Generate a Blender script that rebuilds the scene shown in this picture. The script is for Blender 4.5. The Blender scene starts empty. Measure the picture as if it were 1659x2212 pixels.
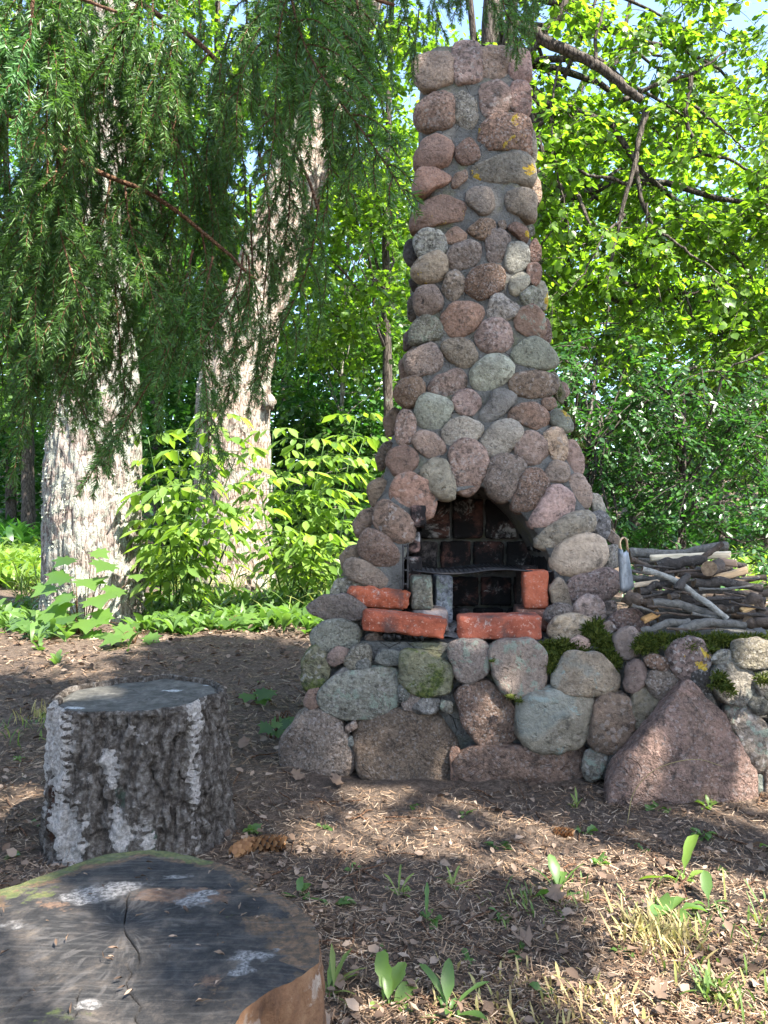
import bpy, math, random
import numpy as np
from mathutils import Vector, Matrix, Euler

random.seed(7)
RNG = np.random.default_rng(7)
scene = bpy.context.scene
COL = scene.collection
R = math.radians

# ------------------------------------------------------------------ camera, sky, sun, exposure
CAM_H = 0.72
F = 1671.0                      # focal length in units of the 1659 x 2212 drawing grid
PITCH = math.atan(44.0 / F)
cam_data = bpy.data.cameras.new("camera")
cam_data.sensor_fit = 'VERTICAL'
cam_data.angle = 2 * math.atan(1106.0 / F)
cam_data.clip_start = 0.05
cam_data.clip_end = 500
cam = bpy.data.objects.new("camera", cam_data)
COL.objects.link(cam)
cam.location = (0, 0, CAM_H)
cam.rotation_euler = (math.pi / 2 + PITCH, 0, 0)
scene.camera = cam

SUN_DIR = Vector((0.50, -0.46, 0.86)).normalized()      # towards the sun
SUN_EL = math.asin(SUN_DIR.z)
world = bpy.data.worlds.new("World")
scene.world = world
world.use_nodes = True
wn = world.node_tree
for n in list(wn.nodes):
    wn.nodes.remove(n)
wo = wn.nodes.new('ShaderNodeOutputWorld')
wb = wn.nodes.new('ShaderNodeBackground')
sky = wn.nodes.new('ShaderNodeTexSky')
sky.sky_type = 'NISHITA'
sky.sun_disc = False
sky.dust_density = 1.0
sky.ozone_density = 1.0
sky.sun_elevation = SUN_EL
sky.sun_rotation = math.atan2(SUN_DIR.x, SUN_DIR.y)
wb.inputs[1].default_value = 0.12
wn.links.new(sky.outputs[0], wb.inputs[0])
wn.links.new(wb.outputs[0], wo.inputs[0])

sun_data = bpy.data.lights.new("sun", 'SUN')
sun_data.energy = 5.0
sun_data.angle = R(0.53)
sun_data.color = (1.0, 0.94, 0.85)
sun = bpy.data.objects.new("sun", sun_data)
COL.objects.link(sun)
sun.rotation_euler = SUN_DIR.to_track_quat('Z', 'Y').to_euler()
sun.location = (6, -6, 10)

scene.view_settings.view_transform = 'Standard'
scene.view_settings.look = 'None'
scene.view_settings.exposure = 2.45
scene.view_settings.gamma = 1.0
scene.render.engine = 'CYCLES'
scene.cycles.max_bounces = 8
scene.cycles.diffuse_bounces = 4
scene.cycles.transmission_bounces = 4

# ------------------------------------------------------------------ helpers: space
CP, SP = math.cos(PITCH), math.sin(PITCH)


def P(u, v, y):
    """world point at distance y (metres along +Y) seen at grid position u, v"""
    a = (np.asarray(u, float) - 829.5) / F
    b = (1106.0 - np.asarray(v, float)) / F
    dy = CP - b * SP
    dz = SP + b * CP
    t = np.asarray(y, float) / dy
    return np.stack([a * t, np.asarray(y, float) + 0 * t, CAM_H + dz * t], -1)


def _hash(ix, iy, iz, seed):
    h = (ix * 374761393 + iy * 668265263 + iz * 2147483647 + seed * 1274126177) & 0xFFFFFFFF
    h = ((h ^ (h >> 13)) * 1274126177) & 0xFFFFFFFF
    h = (h ^ (h >> 16)) & 0xFFFFFF
    return h.astype(np.float64) / 0xFFFFFF


def vnoise(p, seed=0):
    p = np.asarray(p, float)
    i = np.floor(p).astype(np.int64)
    f = p - i
    f = f * f * (3 - 2 * f)
    r = 0
    for dx in (0, 1):
        wx = f[..., 0] if dx else 1 - f[..., 0]
        for dy in (0, 1):
            wy = f[..., 1] if dy else 1 - f[..., 1]
            for dz in (0, 1):
                wz = f[..., 2] if dz else 1 - f[..., 2]
                r = r + wx * wy * wz * _hash(i[..., 0] + dx, i[..., 1] + dy, i[..., 2] + dz, seed)
    return r * 2 - 1


def fbm(p, seed=0, oct=4, gain=0.5):
    a, s, r = 1.0, 1.0, 0
    for k in range(oct):
        r = r + a * vnoise(np.asarray(p) * s, seed + k * 17)
        a *= gain
        s *= 2.03
    return r


def sstep(a, b, x):
    t = np.clip((np.asarray(x, float) - a) / (b - a), 0, 1)
    return t * t * (3 - 2 * t)


def ground_z(x, y):
    x = np.asarray(x, float)
    y = np.asarray(y, float)
    p = np.stack([x, y, 0 * x], -1)
    z = 0.02 * fbm(p * 1.3, 5, 3) * sstep(0.3, 1.5, np.hypot(x, y)) + 0.010 * fbm(p * 9, 9, 3)
    z = z + 0.10 * sstep(3.0, 5.6, y) + 0.16 * sstep(5.5, 10, y) + 0.35 * sstep(10, 22, y) + 3.2 * sstep(24, 38, y)
    z = z + 0.07 * np.exp(-((x + 1.3) / 1.6) ** 2 - ((y - 4.2) / 0.7) ** 2)
    far = np.hypot(x, y)
    z = z + 6.0 * sstep(40, 160, far)
    return z


# ------------------------------------------------------------------ helpers: meshes
def mesh_np(name, V, faces, smooth=True):
    """V (n,3); faces (m,k) index array or list of such arrays"""
    me = bpy.data.meshes.new(name)
    if not isinstance(faces, (list, tuple)):
        faces = [faces]
    faces = [np.asarray(f, np.int32) for f in faces if len(f)]
    V = np.asarray(V, np.float32)
    me.vertices.add(len(V))
    me.vertices.foreach_set("co", V.ravel())
    tot = np.concatenate([np.full(len(f), f.shape[1], np.int32) for f in faces])
    idx = np.concatenate([f.ravel() for f in faces])
    start = np.concatenate([[0], np.cumsum(tot)[:-1]]).astype(np.int32)
    me.loops.add(len(idx))
    me.loops.foreach_set("vertex_index", idx)
    me.polygons.add(len(tot))
    me.polygons.foreach_set("loop_start", start)
    if smooth:
        me.polygons.foreach_set("use_smooth", np.ones(len(tot), bool))
    me.update(calc_edges=True)
    me.validate()
    return me


class MB:
    """collects arrays of vertices and faces into one mesh"""
    def __init__(s):
        s.V = []
        s.f = {3: [], 4: []}
        s.mi = {3: [], 4: []}
        s.n = 0

    def add(s, V, faces, mi=0):
        V = np.asarray(V, float)
        if not isinstance(faces, (list, tuple)):
            faces = [faces]
        for f in faces:
            f = np.asarray(f, np.int64)
            if len(f) == 0:
                continue
            s.f[f.shape[1]].append(f + s.n)
            s.mi[f.shape[1]].append(np.full(len(f), mi))
        s.V.append(V)
        s.n += len(V)
        return s

    def mesh(s, name, mats=(), smooth=True):
        fs = [np.concatenate(s.f[k]) for k in (3, 4) if s.f[k]]
        mi = np.concatenate([np.concatenate(s.mi[k]) for k in (3, 4) if s.mi[k]]).astype(np.int32)
        me = mesh_np(name, np.concatenate(s.V), fs, smooth)
        for m in mats:
            me.materials.append(m)
        if len(me.polygons) == len(mi):
            me.polygons.foreach_set("material_index", mi)
        return me


def link(name, data, parent=None, mat=None, loc=None):
    o = bpy.data.objects.new(name, data)
    COL.objects.link(o)
    if mat is not None:
        data.materials.clear()
        data.materials.append(mat)
    if parent is not None:
        o.parent = parent
    if loc is not None:
        o.location = loc
    return o


def thing(name, label, cat, loc=(0, 0, 0), group=None):
    o = bpy.data.objects.new(name, None)
    COL.objects.link(o)
    o.empty_display_size = 0.1
    o.location = loc
    return tag(o, label, cat, group)


def tag(o, label, cat, group=None, kind=None):
    o["label"] = label
    if cat:
        o["category"] = cat
    if group:
        o["group"] = group
    if kind:
        o["kind"] = kind
    return o


def structure(o, label=None):
    o["kind"] = "structure"
    if label:
        o["label"] = label
    return o


def tube(pts, rad, sides=8, cap=True):
    """polyline tube: returns V, [quads, tris]"""
    pts = np.asarray(pts, float)
    n = len(pts)
    rad = np.broadcast_to(np.asarray(rad, float), (n,))
    T = np.gradient(pts, axis=0)
    T /= np.linalg.norm(T, axis=1, keepdims=True) + 1e-9
    ref = np.array([0.31, 0.2, 0.93]) if abs(T[0][2]) < 0.8 else np.array([0.9, 0.3, 0.1])
    A = np.cross(T, ref)
    A /= np.linalg.norm(A, axis=1, keepdims=True) + 1e-9
    B = np.cross(T, A)
    th = np.linspace(0, 2 * np.pi, sides, endpoint=False)
    V = pts[:, None, :] + rad[:, None, None] * (np.cos(th)[None, :, None] * A[:, None, :] + np.sin(th)[None, :, None] * B[:, None, :])
    V = V.reshape(-1, 3)
    i = np.arange(n - 1)[:, None] * sides
    j = np.arange(sides)[None, :]
    k = (j + 1) % sides
    q = np.stack([i + j, i + k, i + sides + k, i + sides + j], -1).reshape(-1, 4)
    fs = [q]
    if cap:
        V = np.concatenate([V, pts[:1], pts[-1:]])
        c0, c1 = n * sides, n * sides + 1
        jj = np.arange(sides)
        kk = (jj + 1) % sides
        fs.append(np.concatenate([np.stack([kk, jj, np.full(sides, c0)], -1),
                                  np.stack([jj + (n - 1) * sides, kk + (n - 1) * sides, np.full(sides, c1)], -1)]))
    return V, fs


def curve_pts(ctrl, n=16):
    """Catmull-Rom through control points"""
    c = np.asarray(ctrl, float)
    c = np.concatenate([[2 * c[0] - c[1]], c, [2 * c[-1] - c[-2]]])
    m = len(c) - 3
    out = []
    for t in np.linspace(0, m - 1e-6, n):
        i = int(t)
        f = t - i
        p0, p1, p2, p3 = c[i:i + 4]
        out.append(0.5 * ((2 * p1) + (-p0 + p2) * f + (2 * p0 - 5 * p1 + 4 * p2 - p3) * f * f + (-p0 + 3 * p1 - 3 * p2 + p3) * f ** 3))
    return np.array(out)


_ico = {}


def ico(sub):
    if sub not in _ico:
        import bmesh
        bm = bmesh.new()
        bmesh.ops.create_icosphere(bm, subdivisions=sub, radius=1)
        bm.verts.ensure_lookup_table()
        V = np.array([v.co[:] for v in bm.verts])
        Fc = np.array([[v.index for v in f.verts] for f in bm.faces])
        bm.free()
        _ico[sub] = (V, Fc)
    return _ico[sub]


def box_grid(sx, sy, sz, nx, ny, nz):
    """subdivided box surface centred at origin (welded)"""
    import bmesh
    pts = {}
    V = []
    Q = []

    def vid(i, j, k):
        key = (i, j, k)
        if key not in pts:
            pts[key] = len(V)
            V.append(((i / nx - .5) * sx, (j / ny - .5) * sy, (k / nz - .5) * sz))
        return pts[key]
    for i in range(nx):
        for j in range(ny):
            Q.append((vid(i, j, nz), vid(i + 1, j, nz), vid(i + 1, j + 1, nz), vid(i, j + 1, nz)))
            Q.append((vid(i, j + 1, 0), vid(i + 1, j + 1, 0), vid(i + 1, j, 0), vid(i, j, 0)))
    for i in range(nx):
        for k in range(nz):
            Q.append((vid(i, 0, k), vid(i + 1, 0, k), vid(i + 1, 0, k + 1), vid(i, 0, k + 1)))
            Q.append((vid(i, ny, k + 1), vid(i + 1, ny, k + 1), vid(i + 1, ny, k), vid(i, ny, k)))
    for j in range(ny):
        for k in range(nz):
            Q.append((vid(nx, j, k), vid(nx, j + 1, k), vid(nx, j + 1, k + 1), vid(nx, j, k + 1)))
            Q.append((vid(0, j, k + 1), vid(0, j + 1, k + 1), vid(0, j + 1, k), vid(0, j, k)))
    return np.array(V), np.array(Q)


def set_attr(me, name, arr):
    a = me.attributes.new(name, 'FLOAT', 'POINT')
    a.data.foreach_set("value", np.asarray(arr, np.float32))


# ------------------------------------------------------------------ helpers: materials
class NT:
    def __init__(s, name):
        s.m = bpy.data.materials.new(name)
        s.m.use_nodes = True
        s.t = s.m.node_tree
        for n in list(s.t.nodes):
            s.t.nodes.remove(n)
        s.out = s.n('ShaderNodeOutputMaterial')
        s.b = s.n('ShaderNodeBsdfPrincipled')
        s.l(s.b.outputs[0], s.out.inputs[0])

    def n(s, t, **kw):
        nd = s.t.nodes.new(t)
        for k, v in kw.items():
            setattr(nd, k, v)
        return nd

    def l(s, a, b):
        s.t.links.new(a, b)

    def put(s, sock, v):
        if hasattr(v, 'links') or hasattr(v, 'is_linked'):
            s.l(v, sock)
        else:
            if isinstance(v, (tuple, list)) and len(v) == 3 and sock.type == 'RGBA':
                v = (*v, 1)
            sock.default_value = v

    def coord(s, kind='Object', scale=None, offset_random=False):
        c = s.n('ShaderNodeTexCoord').outputs[kind]
        if offset_random:
            oi = s.n('ShaderNodeObjectInfo').outputs['Random']
            mu = s.n('ShaderNodeMath', operation='MULTIPLY')
            s.l(oi, mu.inputs[0])
            mu.inputs[1].default_value = 37.0
            ad = s.n('ShaderNodeVectorMath', operation='ADD')
            s.l(c, ad.inputs[0])
            s.l(mu.outputs[0], ad.inputs[1])
            c = ad.outputs[0]
        if scale is not None:
            mp = s.n('ShaderNodeVectorMath', operation='MULTIPLY')
            s.l(c, mp.inputs[0])
            mp.inputs[1].default_value = scale
            c = mp.outputs[0]
        return c

    def noise(s, vec, scale, detail=4, rough=.55, dist=0):
        nd = s.n('ShaderNodeTexNoise')
        s.l(vec, nd.inputs['Vector'])
        nd.inputs['Scale'].default_value = scale
        nd.inputs['Detail'].default_value = detail
        nd.inputs['Roughness'].default_value = rough
        nd.inputs['Distortion'].default_value = dist
        return nd.outputs[0]

    def voro(s, vec, scale, feature='F1', out='Distance'):
        nd = s.n('ShaderNodeTexVoronoi', feature=feature)
        s.l(vec, nd.inputs['Vector'])
        nd.inputs['Scale'].default_value = scale
        return nd.outputs[out]

    def ramp(s, fac, stops, interp='LINEAR'):
        nd = s.n('ShaderNodeValToRGB')
        nd.color_ramp.interpolation = interp
        e = nd.color_ramp.elements
        while len(e) < len(stops):
            e.new(0.5)
        for i, (p, c) in enumerate(stops):
            e[i].position = p
            if isinstance(c, (int, float)):
                c = (c, c, c)
            e[i].color = (*c, 1)
        s.l(fac, nd.inputs[0])
        return nd.outputs[0]

    def rng(s, fac, a, b, lo=0., hi=1.):
        nd = s.n('ShaderNodeMapRange')
        nd.interpolation_type = 'SMOOTHSTEP'
        s.l(fac, nd.inputs[0])
        nd.inputs[1].default_value = a
        nd.inputs[2].default_value = b
        nd.inputs[3].default_value = lo
        nd.inputs[4].default_value = hi
        return nd.outputs[0]

    def math(s, op, a, b=0.0, clamp=False):
        nd = s.n('ShaderNodeMath', operation=op)
        nd.use_clamp = clamp
        s.put(nd.inputs[0], a)
        s.put(nd.inputs[1], b)
        return nd.outputs[0]

    def mix(s, fac, a, b, mode='MIX'):
        nd = s.n('ShaderNodeMix', data_type='RGBA', blend_type=mode)
        s.put(nd.inputs[0], fac)
        s.put(nd.inputs[6], a)
        s.put(nd.inputs[7], b)
        return nd.outputs[2]

    def attr(s, name):
        return s.n('ShaderNodeAttribute', attribute_name=name).outputs['Fac']

    def island(s):
        return s.n('ShaderNodeNewGeometry').outputs['Random Per Island']

    def bump(s, h, strength=.5, dist=.01):
        nd = s.n('ShaderNodeBump')
        nd.inputs['Strength'].default_value = strength
        nd.inputs['Distance'].default_value = dist
        s.l(h, nd.inputs['Height'])
        s.l(nd.outputs[0], s.b.inputs['Normal'])
        return nd

    def fin(s, col=None, rough=.8, spec=.3):
        if col is not None:
            s.put(s.b.inputs['Base Color'], col)
        s.put(s.b.inputs['Roughness'], rough)
        s.b.inputs['Specular IOR Level'].default_value = spec
        return s.m


def leaf_material(name, cols, trans, fac=.45, rough=.38, spec=.5):
    t = NT(name)
    c = t.ramp(t.island(), [(i / (len(cols) - 1), k) for i, k in enumerate(cols)])
    t.fin(c, rough, spec)
    tr = t.n('ShaderNodeBsdfTranslucent')
    tc = t.mix(1.0, c, trans, 'MULTIPLY')
    t.put(tr.inputs[0], tc)
    mx = t.n('ShaderNodeMixShader')
    mx.inputs[0].default_value = fac
    t.l(t.b.outputs[0], mx.inputs[1])
    t.l(tr.outputs[0], mx.inputs[2])
    t.l(mx.outputs[0], t.out.inputs[0])
    return t.m


def stone_material(name, lichen=(.33, .34, .28), lichen_at=.64, yellow=False, moss=False, patch=None, coarse=False):
    t = NT(name)
    v = t.coord('Object', offset_random=True)
    oi = t.n('ShaderNodeObjectInfo')
    base = oi.outputs['Color']
    rnd = oi.outputs['Random']
    rs = t.n('ShaderNodeVectorMath', operation='SCALE')
    t.l(v, rs.inputs[0])
    t.l(t.rng(rnd, 0, 1, .6, 1.35), rs.inputs['Scale'])
    v = rs.outputs[0]
    rf = t.math('FRACT', t.math('MULTIPLY', rnd, 7.31))
    big = t.noise(v, 14, 4, .6)
    c = t.mix(1.0, base, t.ramp(big, [(.25, (.62, .60, .60)), (.5, (1, 1, 1)), (.78, (1.3, 1.26, 1.22))]), 'MULTIPLY')
    fine = t.noise(v, 95, 6, .7)
    c = t.mix(t.rng(rf, 0, 1, .6, 1.0), c, t.ramp(fine, [(.32, .22), (.45, .82), (.56, 1.05), (.72, 1.6)]), 'MULTIPLY')
    sp = t.voro(v, 150, out='Color')
    spv = t.n('ShaderNodeSeparateColor')
    t.l(sp, spv.inputs[0])
    c = t.mix(t.math('MULTIPLY', t.rng(spv.outputs[0], .80, .86), rf), c, t.mix(.55, c, (.035, .032, .03)))
    c = t.mix(t.math('MULTIPLY', t.rng(spv.outputs[1], .82, .88), rf), c, t.mix(.35, c, (.62, .58, .54)))
    dk = t.noise(v, 30, 5, .75)
    c = t.mix(t.rng(dk, .55, .68), c, t.mix(.7, c, (.045, .04, .035)))
    li = t.noise(v, 22, 6, .75, .4)
    c = t.mix(t.rng(li, lichen_at, lichen_at + .06, 0, .75), c, lichen)
    if patch:
        pn = t.noise(v, 7, 3, .5)
        c = t.mix(t.rng(pn, .54, .60, 0, .55), c, patch)
    if yellow:
        yn = t.noise(v, 13, 5, .7, .3)
        c = t.mix(t.rng(yn, .585, .62, 0, .95), c, t.mix(t.rng(fine, .4, .6), (.42, .25, .02), (.60, .44, .06)))
    if moss:
        mn = t.noise(v, 11, 5, .7, .3)
        c = t.mix(t.rng(mn, .50, .60, 0, .9), c, t.mix(t.rng(fine, .4, .6), (.03, .05, .008), (.12, .14, .03)))
    st_ = t.noise(v, 4.5, 5, .6, .6)
    c = t.mix(t.rng(st_, .52, .66, 0, .45), c, t.mix(.6, c, (.10, .085, .065)))
    h = t.math('ADD', t.math('MULTIPLY', t.noise(v, 38, 8, .72), 1.0), t.math('MULTIPLY', fine, .45))
    pit = t.rng(t.noise(v, 55, 3, .6), .28, .40, 0, .35)
    h = t.math('ADD', h, pit)
    if coarse:
        cn = t.noise(v, 17, 7, .72, .3)
        h = t.math('ADD', h, t.math('MULTIPLY', cn, 2.2))
        c = t.mix(t.rng(cn, .46, .34, 0, .6), c, (.045, .035, .03))
        ck = t.rng(t.noise(v, 5, 4, .6, 1.2), .485, .5, 0, 1)
        h = t.math('SUBTRACT', h, t.math('MULTIPLY', ck, .5))
    rg = t.math('ADD', t.math('MULTIPLY', t.noise(v, 21, 6, .7, .4), t.rng(rf, 0, 1, .4, 1.9)), h)
    t.bump(rg, 1.0, .024)
    return t.fin(c, .88, .2)


M = {}
M['stone'] = stone_material('granite')
M['stone_y'] = stone_material('granite_yellow_lichen', yellow=True)
M['stone_l'] = stone_material('granite_green_lichen', lichen=(.27, .32, .25), lichen_at=.53)
M['stone_m'] = stone_material('granite_mossy', moss=True, lichen_at=.6)
M['stone_c'] = stone_material('coarse_red_granite', lichen_at=.68, coarse=True)
M['stone_p'] = stone_material('granite_blue_patch', lichen=(.28, .36, .33), lichen_at=.58, patch=(.235, .255, .225))


def mortar_material():
    t = NT('mortar')
    v = t.coord('Object')
    c = t.ramp(t.noise(v, 7, 6, .65), [(.3, (.10, .096, .086)), (.5, (.195, .187, .17)), (.75, (.29, .278, .255))])
    c = t.mix(t.rng(t.noise(v, 4.5, 5, .7), .52, .66, 0, .65), c, (.24, .235, .12))
    c = t.mix(t.rng(t.noise(v, 16, 5, .7), .60, .70, 0, .6), c, (.055, .06, .03))
    crk = t.rng(t.voro(v, 9, 'DISTANCE_TO_EDGE'), .0, .012, 1, 0)
    crk = t.math('MULTIPLY', crk, t.rng(t.noise(v, 6, 3), .48, .56))
    c = t.mix(t.math('MULTIPLY', crk, .8), c, (.02, .018, .016))
    c = t.mix(t.rng(t.noise(v, 90, 5, .7), .56, .70, 0, .5), c, (.36, .34, .30))
    c = t.mix(t.rng(t.noise(v, 75, 5, .7), .45, .30, 0, .6), c, (.06, .055, .048))
    h = t.math('ADD', t.noise(v, 24, 8, .75), t.math('MULTIPLY', t.noise(v, 120, 5, .7), .5))
    h = t.math('SUBTRACT', h, t.math('MULTIPLY', crk, .5))
    t.bump(h, 1.0, .035)
    return t.fin(c, .9, .2)


def soot_material():
    t = NT('sooty_brick')
    v = t.coord('Object', offset_random=True)
    base = t.n('ShaderNodeObjectInfo').outputs['Color']
    n1 = t.noise(v, 11, 6, .7, .5)
    c = t.mix(t.rng(t.noise(v, 40, 5, .7), .4, .6), t.mix(.5, base, (.02, .015, .012)), base)
    c = t.mix(t.rng(n1, .54, .60, 0, .85), c, (.36, .34, .32))
    n2 = t.noise(v, 8, 6, .75, .3)
    c = t.mix(t.rng(n2, .38, .52, 0, .98), c, (.010, .009, .009))
    t.bump(t.noise(v, 60, 6, .7), .6, .01)
    return t.fin(c, .88, .2)


def brick_material():
    t = NT('red_clay_brick')
    v = t.coord('Object', offset_random=True)
    base = t.n('ShaderNodeObjectInfo').outputs['Color']
    c = t.mix(1.0, base, t.ramp(t.noise(v, 12, 6, .7), [(.28, (.40, .36, .36)), (.5, (.95, .95, .95)), (.75, (1.3, 1.45, 1.5))]), 'MULTIPLY')
    c = t.mix(t.rng(t.noise(v, 120, 3, .6), .58, .68, 0, .5), c, (.55, .38, .30))
    c = t.mix(t.rng(t.noise(v, 9, 5, .65), .48, .64, 0, .8), c, (.06, .045, .04))
    c = t.mix(t.rng(t.noise(v, 20, 6, .75), .58, .68, 0, .55), c, (.42, .36, .32))
    h = t.math('ADD', t.noise(v, 45, 8, .72), t.math('MULTIPLY', t.noise(v, 170, 3, .6), .3))
    t.bump(h, .7, .009)
    return t.fin(c, .88, .2)


def ground_material():
    t = NT('forest_soil')
    v = t.coord('Object')
    c = t.ramp(t.noise(v, 60, 8, .75), [(.25, (.034, .024, .017)), (.45, (.10, .073, .054)), (.6, (.19, .14, .105)), (.8, (.33, .25, .19))])
    c = t.mix(t.rng(t.noise(v, 2.1, 5, .6), .45, .65, 0, .55), c, (.075, .058, .046))
    c = t.mix(t.rng(t.noise(v, 240, 3, .6), .60, .70, 0, .7), c, (.24, .18, .135))
    c = t.mix(t.rng(t.noise(v, 5, 6, .7), .63, .75, 0, .4), c, (.05, .075, .02))
    h = t.math('ADD', t.noise(v, 45, 8, .75), t.math('MULTIPLY', t.noise(v, 190, 5, .7), .5))
    t.bump(h, .9, .03)
    return t.fin(c, .95, .15)


def bark_material(name, c0, c1, c2, lichen, lo=.50, hi=.62, zs=.22, scale=38):
    t = NT(name)
    v = t.coord('Object', scale=(1, 1, zs))
    v2 = t.coord('Object')
    n = t.noise(v, scale, 8, .7, .5)
    vd = t.n('ShaderNodeVectorMath', operation='ADD')
    t.l(v, vd.inputs[0])
    nz_ = t.n('ShaderNodeTexNoise')
    t.l(v, nz_.inputs['Vector'])
    nz_.inputs['Scale'].default_value = scale * .8
    sc_ = t.n('ShaderNodeVectorMath', operation='SCALE')
    t.l(nz_.outputs[1], sc_.inputs[0])
    sc_.inputs['Scale'].default_value = .9 / scale
    t.l(sc_.outputs[0], vd.inputs[1])
    pl = t.rng(t.voro(vd.outputs[0], scale * .8, 'DISTANCE_TO_EDGE'), .0, .16)
    n = t.math('ADD', t.math('MULTIPLY', n, .75), t.math('MULTIPLY', pl, .22))
    c = t.ramp(n, [(.28, c0), (.48, c1), (.7, c2)])
    c = t.mix(t.rng(t.noise(v2, 9, 6, .75, .3), lo, hi, 0, .85), c, t.mix(t.rng(t.noise(v2, 130, 4), .4, .6), lichen, tuple(k * .55 for k in lichen)))
    h = t.math('ADD', n, t.math('MULTIPLY', t.noise(v2, 130, 6, .7), .35))
    t.bump(h, .9, .03)
    return t.fin(c, .9, .2)


def attr_blend_material(name, base, layers, bumps, rough=.85, rings=False, plates=0):
    """base ramp colour plus layers (attribute, colourA, colourB) painted as wear on the thing itself"""
    t = NT(name)
    v = t.coord('Object')
    bn = t.noise(v, base[0], 8, .72)
    if plates:
        vs = t.coord('Object', scale=(1, 1, .38))
        nz_ = t.n('ShaderNodeTexNoise')
        t.l(vs, nz_.inputs['Vector'])
        nz_.inputs['Scale'].default_value = plates
        sc_ = t.n('ShaderNodeVectorMath', operation='SCALE')
        t.l(nz_.outputs[1], sc_.inputs[0])
        sc_.inputs['Scale'].default_value = .9 / plates
        vd = t.n('ShaderNodeVectorMath', operation='ADD')
        t.l(vs, vd.inputs[0])
        t.l(sc_.outputs[0], vd.inputs[1])
        pl = t.rng(t.voro(vd.outputs[0], plates, 'DISTANCE_TO_EDGE'), .0, .22)
        bn = t.math('ADD', t.math('MULTIPLY', bn, .9), t.math('MULTIPLY', pl, .11))
    c = t.ramp(bn, base[1])
    for an, ca, cb, sc in layers:
        f = t.attr(an)
        nn = t.noise(v, sc, 7, .75)
        f2 = t.math('ADD', f, t.math('MULTIPLY', t.math('SUBTRACT', nn, .5), 2.2))
        c = t.mix(t.rng(f2, .42, .58), c, t.mix(t.rng(t.noise(v, sc * 4, 5, .7), .4, .6), ca, cb))
    if rings:
        a = t.attr('ring')
        w = t.math('SINE', t.math('MULTIPLY', a, rings))
        nn = t.noise(v, 25, 4, .6)
        c = t.mix(t.math('MULTIPLY', t.rng(w, -.4, 1, 0, .32), t.rng(nn, .35, .6)), c, (.03, .028, .027))
        c = t.mix(t.rng(t.attr('streak'), .50, .85, 0, .35), c, (.125, .115, .108))
        c = t.mix(t.rng(t.attr('streak'), .50, .2, 0, .35), c, (.022, .022, .023))
        st = t.coord('Object', scale=(14, 260, 10))
        c = t.mix(t.rng(t.noise(st, 1.0, 4, .6), .50, .66, 0, .18), c, (.16, .15, .14))
        cr = t.attr('crack')
        c = t.mix(t.rng(cr, .35, .75), c, (.008, .007, .006))
    h = t.noise(v, bumps[0], 8, .75)
    if plates:
        h = t.math('ADD', h, t.math('MULTIPLY', pl, .5))
    t.bump(h, bumps[1], bumps[2])
    return t.fin(c, rough, .25)


M['mortar'] = mortar_material()
M['soot'] = soot_material()
M['brick'] = brick_material()
M['ground'] = ground_material()
M['bark_lichen'] = bark_material('bark_grey_lichen', (.04, .03, .025), (.165, .13, .11), (.34, .29, .255), (.37, .39, .33), .44, .56)
M['bark_brown'] = bark_material('bark_brown', (.045, .032, .024), (.18, .135, .105), (.38, .305, .25), (.40, .40, .335), .47, .60)
M['bark_dark'] = bark_material('bark_dark', (.012, .01, .008), (.05, .04, .032), (.12, .10, .085), (.16, .17, .14), .58, .68)
M['bark_pale'] = bark_material('bark_pale', (.06, .05, .04), (.17, .15, .12), (.30, .28, .24), (.26, .28, .22), .5, .6)
M['twig'] = bark_material('twig', (.05, .025, .014), (.15, .075, .04), (.24, .14, .085), (.2, .19, .14), .62, .7, 1, 90)
M['needle'] = leaf_material('spruce_needle', [(.032, .075, .019), (.060, .125, .030), (.11, .20, .046)], (1.8, 2.0, .8), .33, .42, .4)
M['needle_b'] = leaf_material('spruce_needle_lighter', [(.05, .12, .035), (.075, .17, .05), (.10, .22, .07)], (1.3, 1.6, .6), .3, .42, .4)  # lighter greens than the main needle material, used on one bough
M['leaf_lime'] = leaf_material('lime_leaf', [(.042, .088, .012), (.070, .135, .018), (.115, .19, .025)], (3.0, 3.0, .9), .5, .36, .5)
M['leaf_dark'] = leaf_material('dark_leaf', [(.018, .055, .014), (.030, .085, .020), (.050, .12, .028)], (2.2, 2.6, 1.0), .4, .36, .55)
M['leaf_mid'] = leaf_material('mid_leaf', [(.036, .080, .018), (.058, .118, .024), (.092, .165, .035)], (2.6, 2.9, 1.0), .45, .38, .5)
M['leaf_elder'] = leaf_material('elder_leaf', [(.075, .14, .028), (.12, .20, .038), (.19, .275, .06)], (2.2, 2.3, .8), .42, .36, .45)
M['leaf_herb'] = leaf_material('herb_leaf', [(.05, .10, .024), (.075, .14, .034), (.11, .185, .048)], (2.2, 2.4, 1.0), .4, .4, .45)
M['grass'] = leaf_material('grass_blade', [(.06, .11, .03), (.11, .17, .04), (.24, .24, .08)], (2.0, 2.0, 1.0), .35, .5, .3)
M['grass_dry'] = leaf_material('dry_grass_blade', [(.22, .17, .07), (.36, .29, .14), (.28, .28, .09)], (1.5, 1.5, 1.0), .3, .6, .25)
M['moss'] = leaf_material('moss_shoot', [(.022, .035, .006), (.055, .075, .012), (.11, .12, .025)], (1.5, 1.6, .8), .25, .7, .15)
M['litter'] = leaf_material('dry_leaf', [(.04, .026, .018), (.10, .066, .045), (.18, .125, .088), (.29, .22, .165)], (1.2, 1.1, 1.0), .15, .75, .2)
M['needle_litter'] = leaf_material('fallen_needle', [(.05, .03, .018), (.14, .085, .05), (.25, .165, .10), (.36, .28, .20)], (1.1, 1.0, 1.0), .05, .7, .2)
M['lichen'] = leaf_material('tree_lichen', [(.20, .225, .175), (.29, .315, .255), (.36, .38, .32)], (1, 1, 1), .2, .9, .1)
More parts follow.
